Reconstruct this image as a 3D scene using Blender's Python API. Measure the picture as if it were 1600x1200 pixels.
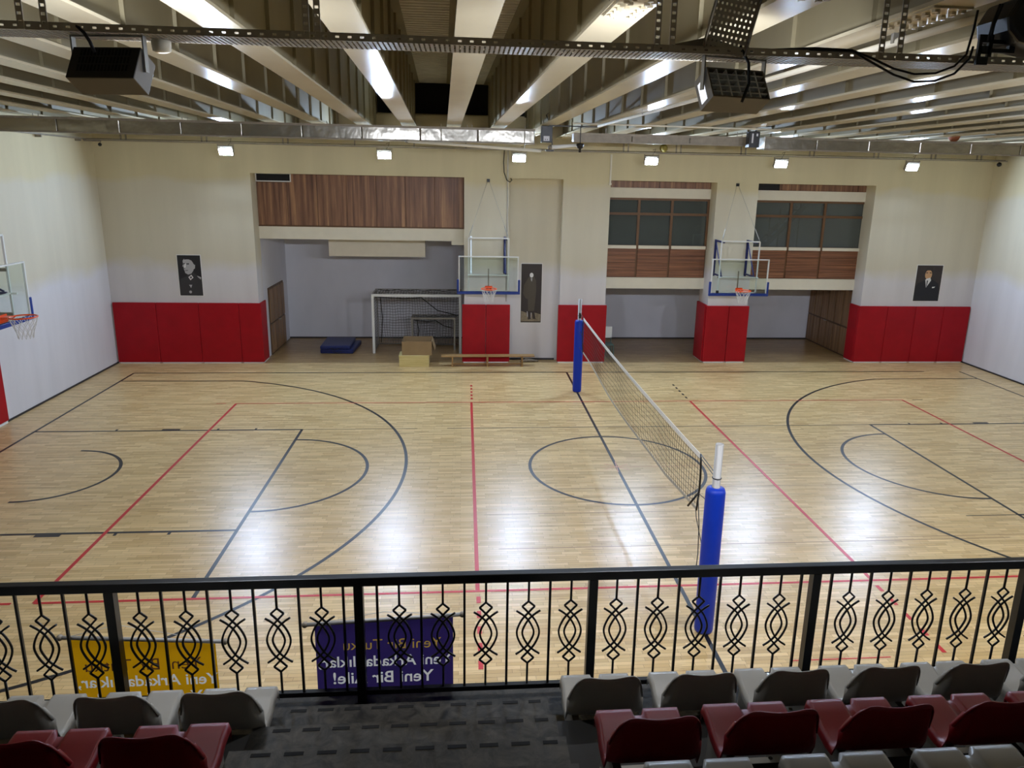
import bpy, bmesh, math, random
from mathutils import Vector, Matrix
random.seed(7)
for o in list(bpy.data.objects): bpy.data.objects.remove(o)
S = bpy.context.scene
COL = S.collection

# ------------------------------------------------------------------ camera
def cam_axes(yaw, pitch, roll):
    cy, sy, cp, sp, cr, sr = math.cos(yaw), math.sin(yaw), math.cos(pitch), math.sin(pitch), math.cos(roll), math.sin(roll)
    f = Vector((-sy*cp, cy*cp, sp)); r0 = Vector((cy, sy, 0)); u0 = r0.cross(f)
    return cr*r0+sr*u0, -sr*r0+cr*u0, f
cd = bpy.data.cameras.new('camera'); cam = bpy.data.objects.new('camera', cd); COL.objects.link(cam)
r_, u_, f_ = cam_axes(-0.0863663, -0.2402328, 0.0204605)
m = Matrix((r_, u_, -f_)).transposed().to_4x4()
m.translation = Vector((-3.15203, -9.22756, 5.7432))
cam.matrix_world = m
cd.sensor_width = 36; cd.lens = 1123.196/1600*36
cd.shift_x = -19.6446/1600; cd.shift_y = -43.6828/1600
cd.clip_start = 0.05; cd.clip_end = 200
S.camera = cam
# ------------------------------------------------------------------ light
w = bpy.data.worlds.new('world'); S.world = w; w.use_nodes = True
w.node_tree.nodes['Background'].inputs[0].default_value = (0.55, 0.6, 0.7, 1)
w.node_tree.nodes['Background'].inputs[1].default_value = 0.02
LAMP_FAR = 1500.0      # radiance of the floodlights on the far wall
LAMP_NEAR = 930.0     # radiance of the floodlights on the near cable tray
S.view_settings.view_transform = 'Standard'; S.view_settings.look = 'None'
S.view_settings.exposure = 0.0; S.view_settings.gamma = 1.0; S.view_settings.use_curve_mapping = False

# ------------------------------------------------------------------ materials
def lin(c):
    return tuple((x/12.92 if x <= .04045 else ((x+.055)/1.055)**2.4) for x in [v/255 for v in c])
def mat(name, col, rough=.5, metal=0., spec=.5, noise=0., nscale=(4, 4, 4), bump=0., bscale=40, coat=0., emit=None, es=0., trans=0.):
    mt = bpy.data.materials.new(name); mt.use_nodes = True
    nt = mt.node_tree; N = nt.nodes; L = nt.links; b = N['Principled BSDF']
    c = lin(col)
    b.inputs['Base Color'].default_value = (*c, 1); b.inputs['Roughness'].default_value = rough
    b.inputs['Metallic'].default_value = metal; b.inputs['Specular IOR Level'].default_value = spec
    b.inputs['Coat Weight'].default_value = coat; b.inputs['Coat Roughness'].default_value = .15
    if emit: b.inputs['Emission Color'].default_value = (*lin(emit), 1); b.inputs['Emission Strength'].default_value = es
    if noise or bump:
        g = N.new('ShaderNodeNewGeometry'); mp = N.new('ShaderNodeMapping'); mp.inputs['Scale'].default_value = nscale
        L.new(g.outputs['Position'], mp.inputs['Vector'])
        if noise:
            nz = N.new('ShaderNodeTexNoise'); nz.inputs['Scale'].default_value = 1; nz.inputs['Detail'].default_value = 5
            L.new(mp.outputs[0], nz.inputs['Vector'])
            r = N.new('ShaderNodeValToRGB'); r.color_ramp.elements[0].position = .3; r.color_ramp.elements[1].position = .7
            r.color_ramp.elements[0].color = (*[x*(1-noise) for x in c], 1); r.color_ramp.elements[1].color = (*[min(1, x*(1+noise)) for x in c], 1)
            L.new(nz.outputs['Fac'], r.inputs[0]); L.new(r.outputs[0], b.inputs['Base Color'])
        if bump:
            n2 = N.new('ShaderNodeTexNoise'); n2.inputs['Scale'].default_value = bscale; L.new(g.outputs['Position'], n2.inputs['Vector'])
            bp = N.new('ShaderNodeBump'); bp.inputs['Strength'].default_value = bump; bp.inputs['Distance'].default_value = .02
            L.new(n2.outputs['Fac'], bp.inputs['Height']); L.new(bp.outputs[0], b.inputs['Normal'])
    return mt
def wall_paint():
    mt = bpy.data.materials.new('wall_paint'); mt.use_nodes = True
    nt = mt.node_tree; N = nt.nodes; L = nt.links; b = N['Principled BSDF']; b.inputs['Roughness'].default_value = .75
    b.inputs['Specular IOR Level'].default_value = .25
    g = N.new('ShaderNodeNewGeometry'); sp = N.new('ShaderNodeSeparateXYZ'); L.new(g.outputs['Position'], sp.inputs[0])
    nz = N.new('ShaderNodeTexNoise'); nz.inputs['Scale'].default_value = .7; nz.inputs['Detail'].default_value = 4; L.new(g.outputs['Position'], nz.inputs['Vector'])
    ma = N.new('ShaderNodeMath'); ma.operation = 'MULTIPLY_ADD'; ma.inputs[1].default_value = .8; L.new(nz.outputs['Fac'], ma.inputs[0]); L.new(sp.outputs['Z'], ma.inputs[2])
    mr = N.new('ShaderNodeMapRange'); mr.inputs['From Min'].default_value = 3.2; mr.inputs['From Max'].default_value = 3.62; L.new(ma.outputs[0], mr.inputs['Value'])
    mx = N.new('ShaderNodeMix'); mx.data_type = 'RGBA'; L.new(mr.outputs[0], mx.inputs[0])
    mx.inputs[6].default_value = (*lin((212, 208, 208)), 1); mx.inputs[7].default_value = (*lin((206, 198, 176)), 1)
    mr3 = N.new('ShaderNodeMapRange'); mr3.inputs['From Min'].default_value = 5.85; mr3.inputs['From Max'].default_value = 6.05; L.new(ma.outputs[0], mr3.inputs['Value'])
    mx3 = N.new('ShaderNodeMix'); mx3.data_type = 'RGBA'; L.new(mr3.outputs[0], mx3.inputs[0]); L.new(mx.outputs[2], mx3.inputs[6]); mx3.inputs[7].default_value = (*lin((206, 194, 158)), 1)
    # faint vertical stains and patches
    mp = N.new('ShaderNodeMapping'); mp.inputs['Scale'].default_value = (2.2, 2.2, .25); L.new(g.outputs['Position'], mp.inputs['Vector'])
    n2 = N.new('ShaderNodeTexNoise'); n2.inputs['Scale'].default_value = 1; n2.inputs['Detail'].default_value = 6; L.new(mp.outputs[0], n2.inputs['Vector'])
    m2 = N.new('ShaderNodeMapRange'); m2.inputs['From Min'].default_value = .3; m2.inputs['From Max'].default_value = .75; m2.inputs['To Min'].default_value = .93; m2.inputs['To Max'].default_value = 1.03
    L.new(n2.outputs['Fac'], m2.inputs['Value'])
    vm = N.new('ShaderNodeVectorMath'); vm.operation = 'SCALE'; L.new(mx3.outputs[2], vm.inputs[0]); L.new(m2.outputs[0], vm.inputs['Scale'])
    L.new(vm.outputs[0], b.inputs['Base Color'])
    n3 = N.new('ShaderNodeTexNoise'); n3.inputs['Scale'].default_value = 30; L.new(g.outputs['Position'], n3.inputs['Vector'])
    bp = N.new('ShaderNodeBump'); bp.inputs['Strength'].default_value = .12; bp.inputs['Distance'].default_value = .01; L.new(n3.outputs['Fac'], bp.inputs['Height']); L.new(bp.outputs[0], b.inputs['Normal'])
    return mt
def parquet(name='maple_parquet', k=1.):
    mt = bpy.data.materials.new(name); mt.use_nodes = True
    nt = mt.node_tree; N = nt.nodes; L = nt.links; b = N['Principled BSDF']
    b.inputs['Roughness'].default_value = .34; b.inputs['Specular IOR Level'].default_value = .5
    b.inputs['Coat Weight'].default_value = .0; b.inputs['Coat Roughness'].default_value = .2
    g = N.new('ShaderNodeNewGeometry')
    br = N.new('ShaderNodeTexBrick'); br.inputs['Scale'].default_value = 1; br.inputs['Brick Width'].default_value = .46; br.inputs['Row Height'].default_value = .066
    br.inputs['Mortar Size'].default_value = .0018; br.inputs['Mortar Smooth'].default_value = .3; br.inputs['Bias'].default_value = -.05; br.offset = .37; br.offset_frequency = 2; br.squash = .7; br.squash_frequency = 3
    br.inputs['Color1'].default_value = (*lin((220, 192, 140)), 1); br.inputs['Color2'].default_value = (*lin((194, 162, 108)), 1); br.inputs['Mortar'].default_value = (*lin((120, 92, 58)), 1)
    L.new(g.outputs['Position'], br.inputs['Vector'])
    # second, coarser variation board to board
    br2 = N.new('ShaderNodeTexBrick'); br2.inputs['Scale'].default_value = 1; br2.inputs['Brick Width'].default_value = .83; br2.inputs['Row Height'].default_value = .066
    br2.inputs['Mortar Size'].default_value = 0; br2.offset = .61; br2.offset_frequency = 2; br2.squash = 1.4; br2.squash_frequency = 5
    br2.inputs['Color1'].default_value = (1.06, 1.05, 1.02, 1); br2.inputs['Color2'].default_value = (.87, .85, .80, 1)
    L.new(g.outputs['Position'], br2.inputs['Vector'])
    m1 = N.new('ShaderNodeVectorMath'); m1.operation = 'MULTIPLY'; L.new(br.outputs['Color'], m1.inputs[0]); L.new(br2.outputs['Color'], m1.inputs[1])
    mp = N.new('ShaderNodeMapping'); mp.inputs['Scale'].default_value = (1.6, 26, 1); L.new(g.outputs['Position'], mp.inputs['Vector'])
    nz = N.new('ShaderNodeTexNoise'); nz.inputs['Scale'].default_value = 1; nz.inputs['Detail'].default_value = 7; nz.inputs['Roughness'].default_value = .7; L.new(mp.outputs[0], nz.inputs['Vector'])
    cr = N.new('ShaderNodeValToRGB'); e = cr.color_ramp.elements; e[0].position = .27; e[0].color = (*lin((150, 118, 84)), 1); e[1].position = .42; e[1].color = (1, 1, 1, 1)
    L.new(nz.outputs['Fac'], cr.inputs[0])
    m2 = N.new('ShaderNodeVectorMath'); m2.operation = 'MULTIPLY'; L.new(m1.outputs[0], m2.inputs[0]); L.new(cr.outputs[0], m2.inputs[1])
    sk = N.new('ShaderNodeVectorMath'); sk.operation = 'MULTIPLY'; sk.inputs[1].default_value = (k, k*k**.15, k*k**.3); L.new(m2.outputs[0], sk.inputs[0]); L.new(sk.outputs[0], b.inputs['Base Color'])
    mr = N.new('ShaderNodeMapRange'); mr.inputs['To Min'].default_value = .25; mr.inputs['To Max'].default_value = .37; L.new(nz.outputs['Fac'], mr.inputs['Value']); L.new(mr.outputs[0], b.inputs['Roughness'])
    n3 = N.new('ShaderNodeTexNoise'); n3.inputs['Scale'].default_value = 1.2; L.new(mp.outputs[0], n3.inputs['Vector'])
    bp = N.new('ShaderNodeBump'); bp.inputs['Strength'].default_value = .05; bp.inputs['Distance'].default_value = .01; L.new(n3.outputs['Fac'], bp.inputs['Height']); L.new(bp.outputs[0], b.inputs['Normal'])
    return mt
def wood(name, cols, scale, rough=.45):
    mt = bpy.data.materials.new(name); mt.use_nodes = True
    nt = mt.node_tree; N = nt.nodes; L = nt.links; b = N['Principled BSDF']; b.inputs['Roughness'].default_value = rough
    g = N.new('ShaderNodeNewGeometry'); oi = N.new('ShaderNodeObjectInfo')
    ad = N.new('ShaderNodeVectorMath'); ad.operation = 'ADD'; L.new(g.outputs['Position'], ad.inputs[0])
    sc = N.new('ShaderNodeVectorMath'); sc.operation = 'SCALE'; sc.inputs[0].default_value = (3, 3, 3); L.new(oi.outputs['Random'], sc.inputs['Scale']); L.new(sc.outputs[0], ad.inputs[1])
    mp = N.new('ShaderNodeMapping'); mp.inputs['Scale'].default_value = scale; L.new(ad.outputs[0], mp.inputs['Vector'])
    nz = N.new('ShaderNodeTexNoise'); nz.inputs['Scale'].default_value = 1; nz.inputs['Detail'].default_value = 6; nz.inputs['Roughness'].default_value = .65; L.new(mp.outputs[0], nz.inputs['Vector'])
    cr = N.new('ShaderNodeValToRGB'); el = cr.color_ramp.elements
    el[0].position = .3; el[0].color = (*lin(cols[0]), 1); el[1].position = .68; el[1].color = (*lin(cols[-1]), 1)
    for i, c in enumerate(cols[1:-1]):
        x = el.new(.3+.38*(i+1)/(len(cols)-1)); x.color = (*lin(c), 1)
    L.new(nz.outputs['Fac'], cr.inputs[0]); L.new(cr.outputs[0], b.inputs['Base Color'])
    return mt
def see_through(name, tint, k, rough=.03):
    mt = bpy.data.materials.new(name); mt.use_nodes = True
    nt = mt.node_tree; N = nt.nodes; L = nt.links; N.remove(N['Principled BSDF']); out = N['Material Output']
    t = N.new('ShaderNodeBsdfTransparent'); t.inputs[0].default_value = (*tint, 1)
    gl = N.new('ShaderNodeBsdfGlossy'); gl.inputs['Roughness'].default_value = rough
    fr = N.new('ShaderNodeLayerWeight'); fr.inputs[0].default_value = .5
    pw = N.new('ShaderNodeMath'); pw.operation = 'POWER'; pw.inputs[1].default_value = 5; L.new(fr.outputs['Facing'], pw.inputs[0])
    ma = N.new('ShaderNodeMath'); ma.operation = 'MULTIPLY_ADD'; ma.inputs[1].default_value = .9; ma.inputs[2].default_value = .04+k; L.new(pw.outputs[0], ma.inputs[0])
    mx = N.new('ShaderNodeMixShader'); L.new(ma.outputs[0], mx.inputs[0]); L.new(t.outputs[0], mx.inputs[1]); L.new(gl.outputs[0], mx.inputs[2]); L.new(mx.outputs[0], out.inputs[0])
    return mt
def film_glass(name, col, k):
    mt = see_through(name, (.8, .84, .84), .05); nt = mt.node_tree; N = nt.nodes; L = nt.links
    d = N.new('ShaderNodeBsdfDiffuse'); d.inputs[0].default_value = (*lin(col), 1)
    src = N['Material Output'].inputs[0].links[0].from_socket
    mx = N.new('ShaderNodeMixShader'); mx.inputs[0].default_value = k; L.new(src, mx.inputs[1]); L.new(d.outputs[0], mx.inputs[2]); L.new(mx.outputs[0], N['Material Output'].inputs[0])
    return mt
def cloth(name, col, tr=.5):
    mt = bpy.data.materials.new(name); mt.use_nodes = True
    nt = mt.node_tree; N = nt.nodes; L = nt.links; N.remove(N['Principled BSDF']); out = N['Material Output']
    c = (*lin(col), 1)
    d = N.new('ShaderNodeBsdfDiffuse'); d.inputs[0].default_value = c
    t = N.new('ShaderNodeBsdfTranslucent'); t.inputs[0].default_value = c
    mx = N.new('ShaderNodeMixShader'); mx.inputs[0].default_value = tr; L.new(d.outputs[0], mx.inputs[1]); L.new(t.outputs[0], mx.inputs[2]); L.new(mx.outputs[0], out.inputs[0])
    return mt
def marble():
    mt = mat('dark_marble', (58, 56, 52), .35, noise=.0)
    nt = mt.node_tree; N = nt.nodes; L = nt.links; b = N['Principled BSDF']
    g = N.new('ShaderNodeNewGeometry'); nz = N.new('ShaderNodeTexNoise'); nz.inputs['Scale'].default_value = 9; nz.inputs['Detail'].default_value = 9; nz.inputs['Roughness'].default_value = .7; nz.inputs['Distortion'].default_value = .8
    L.new(g.outputs['Position'], nz.inputs['Vector'])
    cr = N.new('ShaderNodeValToRGB'); e = cr.color_ramp.elements; e[0].position = .38; e[0].color = (*lin((26, 25, 23)), 1); e[1].position = .7; e[1].color = (*lin((80, 76, 68)), 1)
    L.new(nz.outputs['Fac'], cr.inputs[0]); L.new(cr.outputs[0], b.inputs['Base Color'])
    return mt
M = dict(
    wall=wall_paint(), floor=parquet(), shaded_old_floor=parquet('worn_shaded_parquet', .58), marble=marble(),
    niche=mat('grey_blue_paint', (212, 213, 222), .7, noise=.05, nscale=(1, 1, .6)),
    white_beam=mat('cream_plaster', (222, 216, 198), .7, noise=.03),
    steel=mat('cream_painted_steel', (204, 192, 162), .22, noise=.06, nscale=(1.2, .7, 1.2), spec=.6),
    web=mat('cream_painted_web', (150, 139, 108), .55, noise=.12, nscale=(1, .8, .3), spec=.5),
    deck=mat('galvanised_deck', (228, 222, 204), .5, metal=.0, noise=.08),
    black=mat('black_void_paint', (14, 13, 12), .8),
    red_pad=mat('red_vinyl_pad', (158, 8, 24), .45, spec=.25, noise=.08, nscale=(3, 3, 3)),
    blue_pad=mat('blue_vinyl_pad', (8, 50, 168), .45, spec=.3, noise=.05),
    blue_edge=mat('blue_rubber_edge', (14, 52, 140), .45),
    navy=mat('navy_painted_steel', (16, 24, 84), .4),
    mat_blue=mat('blue_mat_vinyl', (24, 38, 96), .4, noise=.06),
    line_black=mat('black_court_paint', (18, 17, 20), .38),
    line_red=mat('red_court_paint', (190, 32, 34), .38),
    line_pink=mat('faded_pink_paint', (206, 150, 120), .35),
    seam=mat('dark_floor_seam', (150, 118, 84), .4),
    base=mat('dark_baseboard', (44, 42, 44), .5),
    metal=mat('galvanised_steel', (150, 146, 136), .4, metal=.45, noise=.1, nscale=(6, 6, 6)),
    dark_metal=mat('dull_dark_steel', (140, 130, 114), .5, metal=.15, noise=.15, nscale=(8, 8, 8)),
    tray_steel=mat('zinc_tray_steel', (196, 184, 162), .5, metal=.1, noise=.1, nscale=(8, 8, 8)),
    foil=mat('foil_duct', (176, 172, 162), .22, metal=.95, bump=.6, bscale=3.5),
    pole=mat('brushed_aluminium', (166, 163, 158), .5, metal=.2),
    white_metal=mat('white_painted_steel', (226, 228, 226), .35),
    grey_case=mat('grey_lamp_casing', (120, 112, 98), .5),
    dark_case=mat('dark_lamp_grille', (46, 42, 38), .6),
    black_plastic=mat('black_plastic', (13, 13, 15), .35),
    black_metal=mat('black_painted_iron', (10, 10, 10), .4),
    cable=mat('black_cable', (12, 12, 12), .5),
    orange=mat('orange_painted_steel', (232, 84, 24), .35),
    net_white=mat('white_net_cord', (214, 212, 206), .7),
    net_black=mat('black_net_cord', (26, 25, 24), .7),
    net_grey=mat('grey_net_cord', (104, 104, 104), .7),
    tape=mat('net_tape', (176, 170, 156), .7),
    tape_white=mat('white_net_tape', (228, 226, 220), .6),
    board_glass=see_through('backboard_glass', (.93, .97, .95), .0),
    window_glass=film_glass('window_glass', (100, 106, 102), .5),
    walnut=wood('striped_walnut', [(80, 52, 38), (112, 78, 58), (138, 100, 74), (176, 134, 96)], (9, 9, .35)),
    walnut_h=wood('horizontal_walnut', [(88, 54, 34), (122, 78, 52), (156, 106, 74)], (.5, .5, 22)),
    walnut_frame=mat('walnut_frame', (104, 72, 42), .5, noise=.1),
    door_wood=wood('dark_door_wood', [(96, 70, 48), (132, 100, 70), (160, 128, 92)], (14, 14, .5)),
    door_frame=mat('dark_door_frame', (86, 62, 40), .5),
    cardboard=mat('cardboard', (150, 126, 92), .85, noise=.06),
    plywood=wood('pale_plywood', [(196, 178, 116), (214, 198, 136), (222, 208, 150)], (1.5, 8, 20)),
    bench=wood('bench_pine', [(150, 114, 66), (176, 140, 88)], (2, 14, 14)),
    seat_white=mat('white_seat_plastic', (160, 156, 146), .32, noise=.04, spec=.5),
    seat_red=mat('red_seat_plastic', (132, 4, 14), .42, noise=.04, spec=.5),
    concrete=mat('grey_concrete', (52, 50, 46), .8, noise=.1),
    strip=mat('black_anti_slip_tape', (16, 15, 12), .9),
    yellow_cloth=cloth('yellow_banner_cloth', (226, 168, 18), .5),
    purple_cloth=cloth('purple_banner_cloth', (54, 42, 100), .5),
    text_white=cloth('white_banner_print', (240, 240, 236), .5),
    text_dark=cloth('dark_banner_print', (96, 60, 40), .5),
    text_gold=cloth('gold_banner_print', (196, 160, 70), .5),
    led=mat('lit_led_panel', (255, 255, 255), .5, emit=(198, 222, 255), es=LAMP_FAR),
    led_near=mat('lit_led_panel_near', (255, 255, 255), .5, emit=(236, 242, 255), es=LAMP_NEAR),
    led_side=mat('lit_led_edge', (255, 255, 255), .5, emit=(236, 242, 255), es=1.0),
    paper=mat('white_label_paper', (215, 215, 220), .6),
    ink=mat('black_ink', (20, 20, 22), .6),
    ball=mat('orange_rubber_ball', (150, 84, 48), .6),
    ball_y=mat('yellow_and_black_ball', (120, 104, 30), .6),
    p_black=mat('print_black', (22, 21, 22), .45), p_dark=mat('print_dark_grey', (48, 47, 48), .45),
    p_mid=mat('print_mid_grey', (92, 91, 92), .45), p_light=mat('print_light_grey', (168, 166, 166), .45),
    p_white=mat('print_white', (222, 220, 216), .45), p_brown=mat('print_sepia_dark', (44, 34, 28), .45),
    p_coat=mat('print_olive_coat', (72, 64, 50), .45), p_ground=mat('print_stony_ground', (128, 116, 94), .45, noise=.3, nscale=(18, 18, 18)),
    p_skin=mat('print_skin', (196, 152, 108), .45), p_suit=mat('print_black_suit', (17, 17, 20), .45),
    p_back=mat('print_brown_background', (50, 40, 34), .45, noise=.2, nscale=(5, 5, 5)),
    green_plastic=mat('green_grey_plastic', (70, 92, 86), .5),
)

# ------------------------------------------------------------------ mesh helpers
class MB:
    def __init__(s): s.v = []; s.f = []; s.mi = []; s.cur = 0; s.smooth = []
    def face(s, idx, sm=False): s.f.append(idx); s.mi.append(s.cur); s.smooth.append(sm)
    def box(s, x0, x1, y0, y1, z0, z1, M4=None):
        n = len(s.v); P = [Vector((x, y, z)) for z in (z0, z1) for y in (y0, y1) for x in (x0, x1)]
        if M4 is not None: P = [M4 @ p for p in P]
        s.v += P
        for q in ((0, 2, 3, 1), (4, 5, 7, 6), (0, 1, 5, 4), (2, 6, 7, 3), (0, 4, 6, 2), (1, 3, 7, 5)): s.face([n+i for i in q])
        return s
    def bar(s, a, b, w, h=None, up=(0, 0, 1)):
        a = Vector(a); b = Vector(b); h = h or w; d = (b-a); L = d.length; d.normalize(); up = Vector(up)
        if abs(d.dot(up)) > .98: up = Vector((0, 1, 0))
        r = d.cross(up).normalized(); u = r.cross(d)
        n = len(s.v)
        for p in (a, b):
            for i, j in ((-1, -1), (1, -1), (1, 1), (-1, 1)): s.v.append(p+r*i*w/2+u*j*h/2)
        for q in ((0, 3, 2, 1), (4, 5, 6, 7), (0, 1, 5, 4), (1, 2, 6, 5), (2, 3, 7, 6), (3, 0, 4, 7)): s.face([n+i for i in q])
        return s
    def tube(s, pts, r, k=8, closed=False, caps=True):
        pts = [Vector(p) for p in pts]; n = len(pts); base = len(s.v); prev = None
        rs = r if isinstance(r, (list, tuple)) else [r]*n
        for i, p in enumerate(pts):
            if closed: t = pts[(i+1) % n]-pts[i-1]
            else: t = pts[min(i+1, n-1)]-pts[max(i-1, 0)]
            t = t.normalized() if t.length > 1e-9 else Vector((0, 0, 1))
            if prev is None:
                a = Vector((0, 0, 1)) if abs(t.z) < .9 else Vector((1, 0, 0)); nn = t.cross(a).normalized()
            else:
                nn = (prev-t*prev.dot(t)); nn = nn.normalized() if nn.length > 1e-6 else t.orthogonal().normalized()
            prev = nn; bb = t.cross(nn)
            for j in range(k):
                an = 2*math.pi*j/k; s.v.append(p+(nn*math.cos(an)+bb*math.sin(an))*rs[i])
        m_ = n if closed else n-1
        for i in range(m_):
            for j in range(k):
                a = base+i*k+j; b = base+i*k+(j+1) % k; c = base+((i+1) % n)*k+(j+1) % k; d = base+((i+1) % n)*k+j
                s.face([a, b, c, d], k > 5)
        if caps and not closed:
            s.face([base+j for j in range(k)][::-1]); s.face([base+(n-1)*k+j for j in range(k)])
        return s
    def lathe(s, prof, c=(0, 0, 0), k=20):
        base = len(s.v); c = Vector(c)
        for r, z in prof:
            for j in range(k):
                an = 2*math.pi*j/k; s.v.append(c+Vector((r*math.cos(an), r*math.sin(an), z)))
        for i in range(len(prof)-1):
            for j in range(k): s.face([base+i*k+j, base+i*k+(j+1) % k, base+(i+1)*k+(j+1) % k, base+(i+1)*k+j], True)
        s.face([base+j for j in range(k)][::-1]); s.face([base+(len(prof)-1)*k+j for j in range(k)])
        return s
    def prism(s, poly, axis, a, b):
        # poly: 2D points in the two other axes, extruded from a to b on axis
        n = len(s.v); k = len(poly)
        for t in (a, b):
            for p, q in poly:
                s.v.append(Vector({'x': (t, p, q), 'y': (p, t, q), 'z': (p, q, t)}[axis]))
        s.face([n+i for i in range(k)][::-1]); s.face([n+k+i for i in range(k)])
        for i in range(k): s.face([n+i, n+(i+1) % k, n+k+(i+1) % k, n+k+i])
        return s
    def poly(s, pts):
        n = len(s.v); s.v += [Vector(p) for p in pts]; s.face(list(range(n, n+len(pts)))); return s
    def ball(s, c, r, a=12, b=8, sc=(1, 1, 1)):
        c = Vector(c); base = len(s.v)
        for i in range(b+1):
            th = math.pi*i/b
            for j in range(a):
                ph = 2*math.pi*j/a; s.v.append(c+Vector((r*sc[0]*math.sin(th)*math.cos(ph), r*sc[1]*math.sin(th)*math.sin(ph), r*sc[2]*math.cos(th))))
        for i in range(b):
            for j in range(a): s.face([base+i*a+j, base+(i+1)*a+j, base+(i+1)*a+(j+1) % a, base+i*a+(j+1) % a], True)
        return s
    def build(s, name, mats, parent=None, bevel=0., seg=2, solid=0., loc=None, rz=0.):
        me = bpy.data.meshes.new(name); me.from_pydata([tuple(v) for v in s.v], [], s.f)
        if not isinstance(mats, (list, tuple)): mats = [mats]
        for m_ in mats: me.materials.append(m_)
        me.polygons.foreach_set('material_index', s.mi); me.polygons.foreach_set('use_smooth', s.smooth); me.update()
        o = bpy.data.objects.new(name, me); COL.objects.link(o)
        if parent is not None: o.parent = parent
        if loc is not None: o.location = loc
        if rz: o.rotation_euler.z = rz
        if solid: md = o.modifiers.new('s', 'SOLIDIFY'); md.thickness = solid; md.offset = 0
        if bevel: md = o.modifiers.new('b', 'BEVEL'); md.width = bevel; md.segments = seg; md.limit_method = 'ANGLE'; md.angle_limit = math.radians(50)
        return o
def recentre(o, loc):
    """put the origin of a world-space mesh at loc"""
    loc = Vector(loc)
    for v in o.data.vertices: v.co -= loc
    o.location = loc
def tag(o, label, cat, group=None, kind=None):
    o['label'] = label; o['category'] = cat
    if group: o['group'] = group
    if kind: o['kind'] = kind
    return o
def thing(name, loc, label, cat, group=None, rz=0.):
    o = bpy.data.objects.new(name, None); COL.objects.link(o); o.location = loc; o.rotation_euler.z = rz; o.empty_display_size = .1
    return tag(o, label, cat, group)
def struct(mb, name, mt, parent=None, **k):
    o = mb.build(name, mt, parent, **k)
    if parent is None: o['kind'] = 'structure'
    return o
def kids(o): return [c for c in bpy.data.objects if c.parent == o]
def dup(o, loc, label, rz=None):
    c = o.copy(); COL.objects.link(c); c.location = loc; c['label'] = label
    if rz is not None: c.rotation_euler.z = rz
    def rec(src, dst):
        for ch in kids(src):
            if ch is dst: continue
            d = ch.copy(); COL.objects.link(d); d.parent = dst; rec(ch, d)
    rec(o, c)
    return c
def catenary(a, b, sag, n=12):
    a = Vector(a); b = Vector(b)
    return [a.lerp(b, i/n)-Vector((0, 0, sag*4*(i/n)*(1-i/n))) for i in range(n+1)]

# ------------------------------------------------------------------ room shell
XL, XR, YF, YN, YB = -13.8, 13.75, 13.25, -11.2, 16.9
ZB, ZD = 7.0, 8.5                       # underside of beams, underside of deck
floor = struct(MB().box(XL-.1, XR+.1, -5.2, YF, -.2, 0), 'floor', M['floor'])
struct(MB().box(XL-.1, XR+.1, YF, YB+.1, -.2, 0), 'floor_alcove', M['shaded_old_floor'])  # darker parquet copy: mostly alcove shade put into the colour, partly older wood
struct(MB().box(XL-.3, XL, YN, YF+4, -.2, 9), 'wall_left', M['wall'])
struct(MB().box(XR, XR+.3, YN, YF+4, -.2, 9), 'wall_right', M['wall'])
struct(MB().box(XL-.3, XR+.3, YN-.3, YN, -.2, 9), 'wall_near', M['wall'])
b = MB()
b.box(XL, -9.45, YF, YF+.6, 0, 7.55)
b.box(-9.45, 9.9, YF, YF+.6, 5.78, 7.55)
b.box(9.9, XR, YF, YF+.6, 0, 7.55)
b.box(-1.78, -.12, YF+.38, YF+.6, 0, 5.78)
b.box(XL, XR, YF+.45, YF+.6, 7.55, 7.62)
wf = struct(b, 'wall_far', M['wall'])
struct(MB().box(XL, XR, YF+.5, YF+.6, 7.62, 9), 'wall_dark_void', M['black'])  # solid sheet; darkness of the void above the wall put into its colour
for i, (a, c) in enumerate(((-3.15, -1.78), (-.12, 1.35), (4.72, 6.05))):
    struct(MB().box(a, c, YF, YF+.9, 0, 5.78), 'wall_column', M['wall'])
struct(MB().box(-9.85, -9.45, YF+.6, YB, 0, 5.9), 'wall_niche_left', M['niche'])
struct(MB().box(10.0, 10.3, YF+.6, YB, 0, 5.9), 'wall_niche_right', M['niche'])
struct(MB().box(-1.78, -.12, YF+.6, YB, 0, 5.9), 'wall_niche_middle', M['niche'])
struct(MB().box(-9.85, 10.3, YB, YB+.2, 0, 5.9), 'wall_niche_back', M['niche'])
# lintels over the openings (plane 13.8)
YP = 13.8
lt = MB().box(-9.45, -3.15, YP, YP+.3, 3.82, 4.2).box(-3.55, -3.15, YP-.02, YP+.3, 3.7, 3.82)
struct(lt, 'trim_1', M['white_beam'])
struct(MB().box(-9.45, -1.78, YP+.3, YB, 3.82, 4.0), 'ceiling_niche_left', M['niche'])
for i, (a, c) in enumerate(((1.35, 4.72), (6.05, 9.98))):
    struct(MB().box(a, c, YP, YP+.3, 2.36, 2.72), 'trim_%d' % (i*2+2), M['white_beam'])
    struct(MB().box(a, c, YP-.02, YP+.3, 5.26, 5.57), 'trim_%d' % (i*2+3), M['white_beam'])
struct(MB().box(-.12, 10.0, YP+.3, YB, 2.4, 2.6), 'ceiling_niche_right', M['niche'])
struct(MB().box(-.12, 10.0, YP+.3, YB, 5.57, 5.7), 'ceiling_window_room', M['niche'])
# white boxed soffit hung in the left niche
struct(MB().box(-7.6, -4.45, 15.1, 15.5, 3.17, 3.82), 'trim_6', M['white_beam'])
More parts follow.
